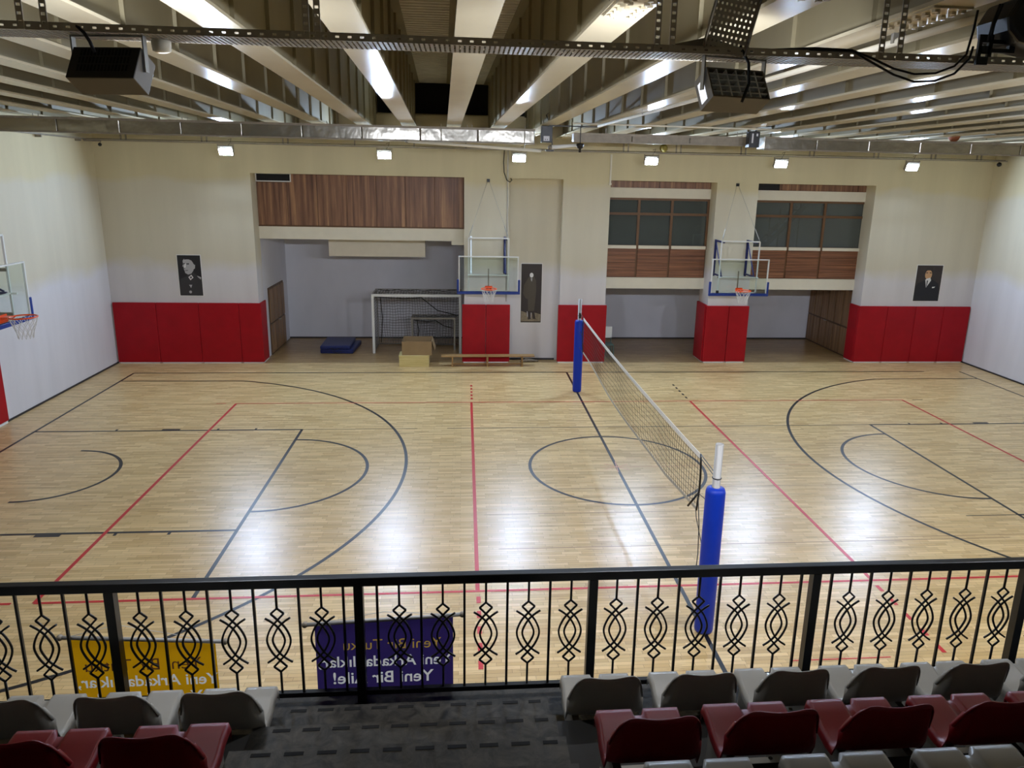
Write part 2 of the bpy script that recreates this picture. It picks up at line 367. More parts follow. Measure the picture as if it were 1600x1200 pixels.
# wood fascia boards
wp = struct(MB().box(-9.45, -3.15, YP+.05, YP+.1, 4.2, 5.78), 'wall_fascia', M['walnut_frame'])
nb = 7; x = -9.44
for i in range(nb):
    x1 = -9.44+(6.28/nb)*(i+1)
    if i == 0: MB().box(x, x1-.012, YP+.01, YP+.05, 4.24, 5.52).build('wood_panel', M['walnut'], wp, bevel=.004)
    else: MB().box(x, x1-.012, YP+.01, YP+.05, 4.24, 5.775).build('wood_panel', M['walnut'], wp, bevel=.004)
    x = x1
MB().box(-9.45, -3.15, YP-.005, YP+.05, 4.2, 4.235).build('bottom_batten', M['walnut_frame'], wp)
for n_, (a, c, mu) in enumerate(((1.35, 4.72, (2.42, 3.5)), (6.05, 9.98, (7.45, 8.6)))):
    wu = struct(MB().box(a, c, YP+.05, YP+.1, 5.57, 5.78), 'wall_fascia', M['walnut_frame'])
    for i in range(4):
        w_ = (c-a)/4; MB().box(a+w_*i+.003, a+w_*(i+1)-.006, YP+.01, YP+.05, 5.575, 5.775).build('wood_panel', M['walnut'], wu, bevel=.003)
    lo = struct(MB().box(a, c, YP+.07, YP+.12, 2.72, 3.66), 'wall_spandrel', M['walnut_frame'])
    xs = [a]+list(mu)+[c]
    for i in range(3):
        for j in range(4):
            MB().box(xs[i]+.03, xs[i+1]-.03, YP+.03, YP+.07, 2.73+.232*j, 2.73+.232*(j+1)-.006).build('wood_panel', M['walnut_h'], lo, bevel=.003)
        MB().box(xs[i]+.04, xs[i+1]-.04, YP-.03, YP+.12, 3.66, 3.76).build('window_sill', M['white_beam'], lo)
    # window: frame, mullions, panes
    win = MB(); z0, z1, zt = 3.74, 5.26, 4.76
    win.box(a, c, YP+.02, YP+.12, z1-.07, z1).box(a, c, YP+.02, YP+.12, z0, z0+.03)
    win.box(a, c, YP+.02, YP+.12, zt-.04, zt+.04)
    for xx in [a+.03]+list(mu)+[c-.03]: win.box(xx-.04, xx+.04, YP+.015, YP+.125, 3.66, z1)
    wi = struct(win, 'window_%d' % (n_+1), M['walnut_frame'])
    for i in range(3):
        for (p, q) in ((z0+.03, zt-.04), (zt+.04, z1-.07)):
            MB().box(xs[i]+.04, xs[i+1]-.04, YP+.06, YP+.068, p, q).build('pane', M['window_glass'], wi)
# stair stringer glimpsed behind the second window
st = thing('metal_staircase', (8.3, 15.9, 2.75), 'dark metal staircase faintly seen behind the glass of the right upper window', 'staircase')
MB().bar((-1.0, 0, .9), (.3, 0, 2.3), .05, .14).bar((-1.0, -.6, .9), (.3, -.6, 2.3), .05, .14).build('stringer', M['dark_metal'], st)
for i in range(6): MB().box(-1+.21*i, -.78+.21*i, -.6, 0, 1.0+.226*i, 1.03+.226*i).build('tread', M['dark_metal'], st)
for i in range(4): MB().bar((-.9+.35*i, -.6, 0), (-.9+.35*i, -.6, 1.9+.3*i), .035).build('post', M['dark_metal'], st)

# vents at the fascia corners
for i, (x0, x1, z0, z1, lb) in enumerate(((-9.44, -8.4, 5.54, 5.8, 'long dark louvred vent above the left wood fascia'), (6.12, 6.95, 5.58, 5.77, 'black louvred vent above the right upper window'))):
    v = thing('air_vent', ((x0+x1)/2, YP, z0), lb, 'vent')
    hw = (x1-x0)/2; h = z1-z0
    fm = MB().box(-hw, hw, -.06, 0, 0, .03).box(-hw, hw, -.06, 0, h-.03, h).box(-hw, -hw+.025, -.06, 0, .025, h-.025).box(hw-.025, hw, -.06, 0, .025, h-.025)
    fm.build('frame', M['white_metal'] if i == 0 else M['black_metal'], v)
    MB().box(-hw+.025, hw-.025, -.02, 0, .025, h-.025).build('backing', M['black'], v)
    for k in range(5):
        zz = .04+k*(h-.08)/4.2
        MB().box(-hw+.025, hw-.025, -.05, -.025, zz, zz+.01).build('slat', M['dark_case'], v)
# side doors in the niches
def door_wall(name, xf, sgn, y0, y1, h, n):
    d = struct(MB().box(min(xf, xf+sgn*.03), max(xf, xf+sgn*.03), y0, y1, 0, h), name, M['door_frame'])
    w_ = (y1-y0)/n
    for i in range(n):
        for (z0, z1) in ((.06, 1.0), (1.06, h-.06)):
            a = xf+sgn*.03; c = xf+sgn*.055
            MB().box(min(a, c), max(a, c), y0+w_*i+.03, y0+w_*(i+1)-.03, z0, z1).build('panel', M['door_wood'], d, bevel=.004)
    hy = (y0+y1)/2
    MB().tube([(xf+sgn*.06, hy, 1.02), (xf+sgn*.11, hy, 1.02), (xf+sgn*.11, hy+.12, 1.02)], .012, 8).build('door_handle', M['pole'], d)
door_wall('door_1', -9.45, 1, 14.3, 16.2, 2.2, 4)
door_wall('door_2', 10.0, -1, 13.95, 16.88, 2.35, 6)
# baseboards
struct(MB().box(XL, XL+.02, -5, YF, 0, .045), 'baseboard_left', M['base'])
struct(MB().box(XR-.02, XR, -5, YF, 0, .045), 'baseboard_right', M['base'])
struct(MB().box(-9.45, -1.78, YB-.02, YB, 0, .05).box(-.12, 10, YB-.02, YB, 0, .05), 'baseboard_niche', M['base'])
struct(MB().box(-1.7, -.2, YF+.36, YF+.38, 0, .06), 'baseboard_middle', M['base'])

# ------------------------------------------------------------------ ceiling
b = MB(); y = YN; n = 0; pitch = .2
while y < YF+.5:
    b.prism([(y, ZD+.06), (y+.06, ZD+.06), (y+.08, ZD), (y+.16, ZD), (y+.18, ZD+.06), (y+.2, ZD+.06), (y+.2, ZD+.09), (y, ZD+.09)], 'x', XL, XR); y += pitch
ceiling = struct(b, 'ceiling', M['deck'])
skew = -.029
def bx_at(x0, y): return x0+skew*(y+3.5)
beam_mesh = {}
for k in range(-10, 16):
    x0 = -3.03+1.11*k
    if bx_at(x0, YF) < XL-.1 or bx_at(x0, YN) > XR: continue
    ya, yb = YN, YF+.45
    M4 = Matrix.Translation((x0, 0, 0)) @ Matrix(((1, skew, 0, skew*3.5), (0, 1, 0, 0), (0, 0, 1, 0), (0, 0, 0, 1)))
    wb = MB(); wb.box(-.008, .008, ya, yb, ZB+.03, ZD, M4); wb.box(-.15, .15, ya, yb, ZD-.02, ZD+.0, M4)
    yy = -10.6+(.37 if k % 2 else 0)
    while yy < yb-.3:
        wb.box(-.05, .05, yy-.006, yy+.006, ZB+.03, ZD-.02, M4)
        yy += 1.45
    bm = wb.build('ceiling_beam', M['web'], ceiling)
    fl = MB().box(-.17, .17, ya, yb, ZB, ZB+.03, M4)
    fl.box(-.21, .21, 11.6, yb, ZB-.02, ZB, M4)          # end bearing plate
    fl.build('bottom_flange', M['steel'], bm)
    ysp = -4.35+.75*(k % 2) if k > 0 else -5.6
    sp = MB().box(-.15, .15, ysp-.35, ysp+.35, ZB-.015, ZB, M4)
    for i in range(6):
        for j in (-1, 1):
            for q in (0, 1):
                sp.box(j*.10-.02*j*q*2-.018, j*.10-.02*j*q*2+.018, ysp-.3+.11*i+q*.05-.018, ysp-.3+.11*i+q*.05+.018, ZB-.035, ZB-.015, M4)
    sp.build('splice_plate', M['steel'], bm)
    M4b = M4
    bp = MB()
    for i in range(5):
        for j in (-1, 1): bp.box(j*.1-.015, j*.1+.015, 11.8+.22*i, 11.83+.22*i, ZB-.04, ZB-.02, M4)
    bp.build('bearing_bolts', M['steel'], bm)

# ------------------------------------------------------------------ court markings (painted on the floor)
def line(x0, y0, x1, y1, w=.06, m='line_black', z=.0015, name='court_line'):
    return MB().bar((x0, y0, z), (x1, y1, z), w, .001).build(name, M[m], floor)
def arc(cx, cy, r, a0, a1, w=.065, m='line_black', z=.0015, n=64, name='court_arc'):
    mb = MB(); 
    P = []
    for i in range(n+1):
        a = math.radians(a0+(a1-a0)*i/n); P.append((math.cos(a), math.sin(a)))
    for i in range(n):
        (c0, s0), (c1, s1) = P[i], P[i+1]; ri, ro = r-w/2, r+w/2
        mb.poly([(cx+ri*c0, cy+ri*s0, z), (cx+ro*c0, cy+ro*s0, z), (cx+ro*c1, cy+ro*s1, z), (cx+ri*c1, cy+ri*s1, z)])
    return mb.build(name, M[m], floor)
CX = 12.82; CY = 4.5
line(-CX, 12.03, CX-1.2, 12.03); line(-CX, -3.0, CX, -3.0)
for s in (-1, 1):
    line(s*CX, -3.0, s*CX, 12.03)
    # three-point line
    R3 = 6.88; dy = 6.66; hx = 11.22; dx = math.sqrt(R3*R3-dy*dy); a = math.degrees(math.atan2(dy, dx))
    for t in (-1, 1): line(s*CX, CY+t*dy, s*(hx-dx), CY+t*dy, z=.002)
    arc(s*hx, CY, R3, (180-a) if s > 0 else -a, (180+a) if s > 0 else a, z=.002, n=120)
    # key
    for t, yy in ((1, 6.97), (-1, 2.02)):
        line(s*CX, yy, s*6.9, yy)
        for (o_, w_, h_) in ((1.75, .05, .10), (2.95, .4, .10), (4.0, .05, .10), (4.85, .05, .10)):
            MB().box(s*(CX-o_)-w_/2, s*(CX-o_)+w_/2, min(yy, yy+t*.11), max(yy, yy+t*.11), .0012, .0022).build('key_mark', M['line_black'], floor)
    line(s*6.91, 6.99, s*6.91, 0.0)
    arc(s*6.91, CY, 1.8, 90 if s > 0 else -90, 270 if s > 0 else 90, z=.0022)
    arc(s*hx, CY, 1.25, 90 if s > 0 else -90, 270 if s > 0 else 90, z=.0022)
line(-6.9, 6.97, -4.25, 6.97, .02); line(-3.55, 6.97, 6.9, 6.97, .025)
line(6.9, 2.02, 5.9, 2.02, .0225, z=.001)
line(0, -3.0, 0, 12.03, z=.0024); arc(0, CY, 1.8, 0, 360, z=.0026, n=90)
# volleyball court
for yy in (0, 9.0): line(-9, yy, 9, yy, .05 if yy == 0 else .035, 'line_red', .003)
for s in (-1, 1): line(s*9, 0, s*9, 9, .06, 'line_red', .0031); line(s*2.96, -.02, s*2.96, 9.02, .06, 'line_red', .0032)
line(-9.55, 0, -9.3, 0, .05, 'line_red', .003); line(-9.5, 9, -9.25, 9, .03, 'line_red', .003); line(9.3, 9, 9.6, 9, .03, 'line_black', .003)
for s in (-1, 1):
    for i in range(5):
        line(s*2.95, 9.25+.31*i, s*2.95, 9.4+.31*i, .055, 'line_red' if s < 0 else 'line_black', .003, 'court_dash')
        line(s*2.95, -.3-.35*i, s*2.95, -.12-.35*i-.02, .06, 'line_red', .003, 'court_dash')
for i in range(3):
    a = math.radians(25+60*i); line(-.28*math.cos(a), CY-.28*math.sin(a), .28*math.cos(a), CY+.28*math.sin(a), .018, 'line_pink', .0034, 'centre_mark')
line(-.35, CY, 4.2, CY, .012, 'line_pink', .001, 'centre_mark')
for (x0, x1, yy) in ((-4.6, -1.9, 4.85), (-1.5, 5.5, 3.45), (-2.8, 1.6, 2.42), (-2.6, 6.1, 1.2), (3.6, 6.5, 1.3)):
    line(x0, yy, x1, yy, .014, 'seam', .001, 'floor_seam')
line(.9, -1.75, 2.2, -1.75, .02, 'line_red', .003, 'court_dash')

# ------------------------------------------------------------------ wall pads
def pad(x0, x1, y0, y1, z0, z1, label, group):
    t = thing('wall_pad', ((x0+x1)/2, (y0+y1)/2, 0), label, 'wall pad', group)
    hx, hy = (x1-x0)/2-.004, (y1-y0)/2
    MB().box(-hx, hx, -hy, hy, z0-.015, z1).build('cushion', M['red_pad'], t, bevel=.015)
    MB().box(-hx+.04, hx-.04, -hy+.015, hy, 0, z0-.015).build('base_strip', M['white_metal'], t)
gl = 'red pads along the far wall left of the wood fascia'
pl = [-13.76, -12.5, -11.25, -10.05, -9.38]
names = ['red wall pad touching the left side wall, lower far wall', 'red wall pad below the black and white portrait, left half', 'red wall pad right of the black and white portrait, one before the narrow end pad', 'narrow red wall pad at the edge of the left goal alcove']
for i in range(4): pad(pl[i], pl[i+1], YF-.07, YF, .05, 1.9, names[i], gl)
pad(-9.45+.0, -9.39, YF+.0, YF+.6, .05, 1.9, 'thin red corner pad wrapping into the left alcove', gl)
pr = [9.84, 10.82, 11.8, 12.78, 13.72]
names = ['red wall pad at the alcove edge of the right far wall', 'red wall pad second from the alcove on the right far wall', 'red wall pad below the colour portrait of a person in a suit', 'red wall pad touching the right side wall']
for i in range(4): pad(pr[i], pr[i+1], YF-.07, YF, .05, 1.92, names[i], 'red pads along the right far wall')
pad(9.83, 9.9, YF, YF+.55, .05, 1.92, 'thin red corner pad wrapping into the right alcove', 'red pads along the right far wall')
cp = [(-3.22, -2.47, 'left red pad on the column behind the wooden bench'), (-2.465, -1.7, 'right red pad on the column behind the wooden bench'),
      (-.17, 1.4, 'wide red pad on the column behind the far net pole'),
      (4.66, 5.42, 'left red pad on the column below the right hand backboard'), (5.425, 6.1, 'right red pad on the column below the right hand backboard')]
for a, c, lb in cp: pad(a, c, YF-.08, YF, .06, 1.9, lb, 'red column pads')
pad(4.63, 4.72, YF+.0, YF+.85, .06, 1.92, 'red pad on the left side face of the column under the right backboard', 'red column pads')
pl = [7.64, 6.1, 4.6, 3.1, 1.6, .1]
for i in range(5):
    t = thing('wall_pad', (XL, (pl[i]+pl[i+1])/2, 0), ['red pad at the left picture edge, lower left side wall', 'red side wall pad second from the far end', 'red side wall pad straight below the left hoop', 'red side wall pad just nearer than the left hoop', 'nearest red pad on the left side wall'][i], 'wall pad', 'red pads on the left side wall')
    MB().box(0, .07, -(pl[i]-pl[i+1])/2+.004, (pl[i]-pl[i+1])/2-.004, .06, 1.9).build('cushion', M['red_pad'], t, bevel=.015)
    MB().box(0, .05, -(pl[i]-pl[i+1])/2+.03, (pl[i]-pl[i+1])/2-.03, 0, .06).build('base_strip', M['white_metal'], t)

# ------------------------------------------------------------------ lamps
def wall_lamp(x, label):
    t = thing('floodlight', (x, 12.62, 6.56), label, 'floodlight', 'six lit floodlights on the far cable rail')
    R = Matrix.Translation((0, 0, -.17)) @ Matrix.Rotation(math.radians(22), 4, 'X')
    c = MB(); c.box(-.2, .2, -.03, .05, -.14, .13, R)
    for i in range(9): c.box(-.2+.048*i, -.192+.048*i, .05, .09, -.13, .13, R)
    c.build('casing', M['dark_metal'], t)
    MB().box(-.175, .175, -.036, -.031, -.12, .05, R).build('led_panel', M['led'], t)
    MB().box(-.225, -.215, -.02, .02, -.18, .0).box(.215, .225, -.02, .02, -.18, .0).box(-.225, .225, -.02, .02, -.01, 0).build('bracket', M['dark_metal'], t)
    MB().tube([(0, .08, -.1), (.1, .12, .05), (.14, .1, .16), (.05, .1, .12)], .008, 6).build('cord', M['cable'], t)
for x, lb in ((-9.9, 'lit floodlight over the left wall section, leftmost of six'), (-5.45, 'lit floodlight above the wood fascia of the left alcove'),
              (-1.54, 'lit floodlight above the narrow wall recess, between column and box projector'), (2.42, 'lit floodlight above the left upper window'),
              (6.42, 'lit floodlight above the black vent of the right upper window'), (10.6, 'lit floodlight above the right far wall, rightmost of six')):
    wall_lamp(x, lb)
# cable rail of the floodlights
rl = thing('cable_rail', (0, 12.7, 6.58), 'thin dark cable rail running along the top of the far wall', 'cable rail')
MB().box(XL+.02, XR-.02, -.02, .06, 0, .035).build('rail', M['dark_metal'], rl)
MB().tube([(XL+.1, -.03, .05), (-6, -.03, .06), (0, -.03, .05), (6, -.03, .06), (XR-.1, -.03, .05)], .008, 5).build('cable', M['cable'], rl)
for x in (-12.7, -10.5, -8.25, -6.3, -4.6, -3.1, 1.65, 3.25, 5.25, 7.4, 9.45, 11.3, 12.8):
    for d in ((0,) if x in (-6.3, -4.6, -3.1) else (-.07, .07)):
        MB().box(x+d-.018, x+d+.018, -.01, .02, .03, .4).build('hanger', M['dark_metal'], rl)
rl2 = thing('cable_rail', (XL+.1, 4, 6.6), 'thin dark cable rail along the top of the left side wall', 'cable rail')
MB().box(-.04, .04, -8, 8.6, 0, .035).build('rail', M['dark_metal'], rl2)
for yy in (-6, -3, 0, 3, 6.4, 8.3): MB().box(-.1, .05, yy-.02, yy+.02, -.06, 0).build('bracket', M['dark_metal'], rl2)

# ducts
def duct(x0, x1, label, h=.33, d=.45, m='foil', z=6.6, y=9.0):
    t = thing('ceiling_duct', ((x0+x1)/2, y, z), label, 'duct'); hw = (x1-x0)/2
    mb = MB(); n = int((x1-x0)/1.5)+1; w_ = 2*hw/n
    for i in range(n):
        mb.box(-hw+w_*i, -hw+w_*(i+1)-.01, -d/2, d/2, 0, h)
    mb.build('duct_body', M[m], t, bevel=.02)
    fl = MB()
    fl.box(-hw, hw, -d/2-.03, -d/2, h-.05, h+.0); fl.box(-hw, hw, -d/2-.03, -d/2, -.02, .015)
    fl.build('edge_flange', M['dark_metal'], t)
    k = -hw+.8
    while k < hw:
        MB().tube([(k, -.1, h), (k, -.1, ZB-z)], .008, 5).tube([(k+.12, -.1, h), (k+.12, -.1, ZB-z)], .008, 5).build('hanger_rod', M['dark_metal'], t); k += 3.3
    return t
duct(XL+.02, -1.45, 'long silver duct under the ceiling beams, left half')
duct(-.5, 3.85, 'plain dark grey duct section between the two black box projectors', .2, .3, 'dark_metal', 6.68)
duct(4.25, XR-.02, 'crumpled silver foil duct under the ceiling beams, right half', .3)
t = thing('drain_pipe', (-2.7, 8.7, 6.45), 'cream pipe sloping under the silver duct towards the black projector', 'pipe')
MB().tube([(-1.8, 0, .13), (1.4, 0, -.02)], .035, 10).build('tube', M['white_beam'], t); MB().ball((-1.8, 0, .13), .045).build('end_cap', M['metal'], t)
MB().tube([(-1, 0, .1), (-1, 0, .55)], .008, 5).tube([(1, 0, 0), (1, 0, .55)], .008, 5).build('hanger_rod', M['dark_metal'], t)

def box_projector(x, label, lab2):
    t = thing('box_projector', (x, 8.5, 6.62), label, 'projector', 'black box projectors under the beams')
    MB().box(-.13, .13, -.1, .12, 0, .37).build('housing', M['black_plastic'], t, bevel=.008)
    MB().tube([(-.08, 0, .37), (-.08, 0, .5)], .01, 6).tube([(.08, 0, .37), (.08, 0, .5)], .01, 6).build('hanger_rod', M['dark_metal'], t)
    if lab2:
        l = MB().box(-.08, .06, -.104, -.1, .03, .14).build('label', M['paper'], t)
        MB().box(-.05, -.03, -.106, -.104, .05, .075).box(.0, .02, -.106, -.104, .05, .075).build('socket_hole', M['ink'], l)
    else:
        MB().box(-.07, -.03, -.104, -.1, .1, .32).build('label', M['paper'], t); MB().box(.04, .08, -.104, -.1, .26, .32).build('label', M['paper'], t)
    MB().tube([(.05, 0, .37), (.06, 0, .45), (-.02, 0, .62), (.02, 0, .66), (.15, 0, .54), (.3, 0, .5), (.5, 0, .5)], .012, 6).build('power_cord', M['cable'], t)
box_projector(-1.2, 'black box projector with white socket label, above the narrow wall recess', True)
box_projector(3.85, 'black box projector with strip labels, above the right backboard column', False)
t = thing('spotlight_tube', (-1.02, 8.35, 6.5), 'silver tube spotlight lying under the labelled black projector', 'spotlight')
MB().tube([(-.1, 0, 0), (.62, .1, .08)], [.055, .03], 14).build('barrel', M['white_metal'], t); MB().ball((-.1, 0, 0), .062).build('lens', M['grey_case'], t)
MB().box(-.2, -.02, .0, .08, -.09, -.05).build('foot', M['black_metal'], t); MB().tube([(-.05, .1, 0), (-.05, .1, .2)], .012, 6).build('stem', M['black_metal'], t)
t = thing('dome_camera', (-.42, 8.3, 6.4), 'small black camera hanging below the pipe right of the labelled projector', 'camera')
MB().lathe([(.03, 0), (.03, .08), (.07, .1), (.09, .16), (.09, .2), (.02, .21)], k=16).build('housing', M['black_plastic'], t); MB().tube([(0, 0, .2), (0, 0, .58)], .01, 6).box(-.75, .42, -.015, .015, .575, .6).build('stem', M['black_metal'], t)
t = tag(MB().ball((0, 0, 0), .12, 16, 10).build('lodged_ball', M['ball_y'], loc=(2.75, 12.55, 6.735)), 'small dark yellow ball resting on the far cable rail', 'ball')
t = tag(MB().ball((0, 0, 0), .14, 16, 10).build('lodged_ball', M['ball'], loc=(9.3, 8.95, 7.0)), 'brown ball lodged on top of the foil duct at right', 'ball')
t.location.z = 6.9+.14
t = thing('wall_camera', (13.45, 12.65, 6.5), 'tiny security camera in the far right corner', 'camera')
MB().ball((0, 0, 0), .07).build('lens_dome', M['black_plastic'], t); MB().tube([(0, 0, .03), (.05, .1, .1), (.28, .1, .1)], .015, 6).build('arm', M['metal'], t)
t = thing('wall_camera', (-13.3, 12.6, 6.47), 'tiny security camera in the far left corner', 'camera')
MB().ball((0, 0, 0), .05).build('lens_dome', M['black_plastic'], t); MB().tube([(0, 0, .03), (0, .08, .1)], .012, 6).box(-.45, 0, .05, .1, .08, .11).build('arm', M['dark_metal'], t)
# thin conduit crossing under beams
t = thing('conduit_pipe', (1.4, 7.0, 6.96), 'thin pale conduit crossing under the beams right of centre', 'pipe')
MB().tube([(-2.2, 0, 0), (2.6, .3, 0)], .018, 8).build('tube', M['white_beam'], t)
t = thing('conduit_pipe', (0, 0, 6.93), 'long pale pipe running along the beam right of the riser tray', 'pipe')
MB().tube([(-.2, 7.2, 0), (-.55+.9, -.2, 0), (.0+.62, -6.5, 0)], .03, 10).build('tube', M['white_beam'], t)
for yy, xx in ((4, .05), (1, .28), (-3, .48)): MB().box(xx-.05, xx+.05, yy-.02, yy+.02, -.01, .07).build('clamp', M['metal'], t)
# wall conduits and hook cable
t = thing('wall_conduit', (1.33, YF-.03, 5.7), 'vertical white conduit at the left end of the left upper window', 'conduit')
MB().box(-.03, .02, -.03, .03, 0, .85).build('tube', M['white_beam'], t); MB().box(-.05, .03, -.04, .03, -.06, 0).build('end_box', M['white_beam'], t)
t = thing('wall_conduit', (-1.83, YF-.02, 2.0), 'thin vertical conduit on the right edge of the bench column', 'conduit')
MB().box(-.012, .012, -.02, .02, 0, 4.6).build('tube', M['metal'], t)
t = thing('hanging_cable', (-1.95, 13.1, 5.65), 'black cable hanging with a hooked end beside the third floodlight', 'cable')
MB().tube([(0, 0, .95), (-.02, 0, .6), (0, 0, .3), (.08, 0, .08), (.18, 0, .02), (.24, 0, .08), (.2, 0, .13)], .016, 6).build('cord', M['cable'], t)

# ------------------------------------------------------------------ basketball hoops
def hoop(loc, rz, bottom, proj, label, half=.9, hb=1.08, side=1, mount=None, left='navy'):
    """local frame: board faces -y, wall behind at +proj"""
    t = thing('basketball_hoop', loc, label, 'basketball hoop', 'glass basketball boards', rz)
    z0, z1 = bottom, bottom+hb
    f = MB()
    for (a, c, p, q) in ((-half, half, z1-.03, z1), (-half, half, z0, z0+.03), (-half, -half+.035, z0+.03, z1-.03), (half-.035, half, z0+.03, z1-.03)): f.box(a, c, -.02, .02, p, q)
    bf = f.build('board_frame', M['white_metal'], t)
    MB().box(-half+.035, half-.035, -.006, .006, z0+.03, z1-.03).build('glass_panel', M['board_glass'], t)
    e = MB().box(-half-.05, half+.05, -.035, .035, z0-.06, z0+.03).box(-half-.05, -half+.015, -.035, .035, z0+.03, z0+.38).box(half-.015, half+.05, -.035, .035, z0+.03, z0+.38)
    e.build('edge_padding', M['blue_edge'], t, bevel=.012)
    m_ = mount or proj
    # support frame behind the board
    s = MB(); zt = z1+.52
    for x in (-.6, .6):
        s.bar((x, .14, z0-.0), (x, .14, zt), .035); s.bar((x, .02, z0+.5), (x, .14, z0+.5), .03)
    s.bar((-.6, .14, zt), (.6, .14, zt), .035); s.bar((-.6, .14, z0+.5), (.6, .14, z0+.5), .035); s.bar((-.6, .14, z0+.02), (.6, .14, z0+.02), .035)
    s.build('rear_frame', M['white_metal'], t)
    for x in (-.52, .52):
        a = MB(); xx = x
        a.bar((x, .16, zt-.03), (xx, m_, zt-.03), .05); a.bar((xx, m_-.02, zt), (xx, m_-.02, z0+.45), .06); a.bar((x, .16, z0+.52), (xx, m_, z0+.52), .045); a.bar((x, .2, z0+.55), (xx, m_-.03, zt-.05), .03)
        a.build('support_arm', M[left if x < 0 else 'navy'], t)
    MB().bar((-.6, .3, z0+.48), (.6, .3, z0+.5), .035).bar((0, .12, z0+.06), (0, .12, z0+.7), .03).build('brace', M['dark_metal'], t)
    # rim
    rc = Vector((0, -.38, z0+.16)); R = .225
    mb = MB(); mb.tube([rc+Vector((R*math.cos(2*math.pi*i/28), R*math.sin(2*math.pi*i/28), 0)) for i in range(28)], .014, 8, closed=True)
    mb.box(-.1, .1, -.155, -.02, z0+.145, z0+.165); mb.box(-.11, .11, -.035, -.02, z0+.05, z0+.2)
    mb.bar((-.08, -.03, z0+.06), (-.08, -.2, z0+.15), .012); mb.bar((.08, -.03, z0+.06), (.08, -.2, z0+.15), .012)
    rim = mb.build('rim', M['orange'], t)
    nb = MB(); K = 12; lev = [(R, 0), (R*.92, -.09), (R*.76, -.19), (R*.62, -.29), (R*.55, -.4)]
    def pt(l, i): r, z = lev[l]; a = 2*math.pi*i/K; return rc+Vector((r*math.cos(a), r*math.sin(a), z))
    for l in range(4):
        for i in range(K):
            o_ = .5*(l % 2); nb.tube([pt(l, i+o_), pt(l+1, i+o_+.5)], .005, 4); nb.tube([pt(l, i+o_), pt(l+1, i+o_-.5)], .005, 4)
    nb.build('net', M['net_white'], rim)
    return t, zt
def cables(t, zt, anchor):
    ax, ay, az = anchor
    MB().box(ax-.045, ax+.045, ay-.05, ay, az-.04, az+.05).build('cable_anchor', M['black_metal'], t)
    for s in (-1, 1):
        e = Vector((.6*s, .14, zt)); a = Vector((ax+.02*s, ay-.02, az))
        MB().tube([a, e], .006, 5).tube([e.lerp(a, .05), e.lerp(a, .22)], .014, 5).build('stay_cable', M['metal'], t)
h1, zt = hoop((-2.42, 12.3, 0), 0, 2.43, .93, 'glass basketball board on the column behind the wooden bench, lowered rim', left='white_metal')
cables(h1, zt, (-.0, .94, 5.7))
h2, zt = hoop((5.33, 12.3, 0), 0, 2.43, .93, 'glass basketball board on the right column between the two alcove openings')
cables(h2, zt, (.03, .94, 5.72))
b = MB().box(-.72, -.64, -.03, .0, 2.46, 2.54).build('sticker', M['ink'], h2)
h3, zt = hoop((-11.62, 4.5, 0), -math.pi/2*-1, 2.95, 2.1, 'large glass basketball board on the left side wall, cut by the picture edge', mount=2.12)
MB().bar((-.6, .14, 3.9), (-.6, 2.15, 3.9), .06).bar((.6, .14, 3.9), (.6, 2.15, 3.9), .06).bar((-.6, .14, 3.05), (-.6, 2.15, 3.05), .06).bar((.6, .14, 3.05), (.6, 2.15, 3.05), .06).build('wall_arm', M['dark_metal'], h3)

# ------------------------------------------------------------------ volleyball posts and net
def post(y, label, s):
    t = thing('net_post', (0, y, 0), label, 'net post', 'volleyball net posts')
    MB().lathe([(.09, 0), (.115, .015), (.122, .05), (.125, 1.0), (.125, 1.98), (.11, 2.03), (.07, 2.045)], k=24).build('pad_sleeve', M['blue_pad'], t)
    p = MB(); k = 18; base = 0
    pr = [(.047, 0), (.05, 0.01), (.05, 2.62), (.042, 2.62), (.042, 2.45)]
    p.lathe(pr, k=k).build('pipe', M['pole'], t)
    MB().lathe([(.1, .0), (.1, .012)], k=20).build('floor_plate', M['dark_metal'], t)
    rg = MB(); rg.tube([(.054*math.cos(a*math.pi/8), .054*math.sin(a*math.pi/8), 2.17) for a in range(16)], .008, 5, closed=True); rg.build('strap_loop', M['black_metal'], t)
    MB().box(-.03, .03, s*.05-.02, s*.05+.02, 2.1, 2.25).build('winch', M['black_metal'], t) if s < 0 else None
    return t
post(-1.08, 'near volleyball post in a blue padded sleeve with grey pipe top', 1)
post(9.96, 'far volleyball post in a blue padded sleeve before the red column pad', -1)
t = thing('volleyball_net', (0, 4.4, 0), 'black volleyball net with pale top tape stretched across the court', 'net')
ya, yb = -.42-4.4, 9.28-4.4
def ztop(y): s_ = (y-ya)/(yb-ya); return 2.23-.06*4*s_*(1-s_)
def zbot(y):
    s_ = (y-ya)/(yb-ya); return 1.26-.06*4*s_*(1-s_)+(.16*max(0, 1-s_*6)**1.0)
def xoff(y, f): return .05*math.sin((y-ya)*.9)*(1-f)*.6+.03*math.sin(f*3.1)*math.sin(y*2.1)
def npt(y, f): return Vector((xoff(y, f), y, zbot(y)+(ztop(y)-zbot(y))*f))
nv = 97; nh = 10; nb = MB()
for i in range(nv):
    y = ya+(yb-ya)*i/(nv-1)
    nb.tube([npt(y, j/4) for j in range(5)], .003, 3, caps=False)
for j in range(1, nh):
    nb.tube([npt(ya+(yb-ya)*i/60, j/nh) for i in range(61)], .003, 3, caps=False)
nb.build('mesh_cords', M['net_black'], t)
tp = MB()
for i in range(60):
    y0 = ya+(yb-ya)*i/60; y1 = ya+(yb-ya)*(i+1)/60
    for (f, h) in ((0, .07),):
        a = npt(y0, 1); c = npt(y1, 1); tp.poly([a-Vector((0, 0, .07)), c-Vector((0, 0, .07)), c, a])
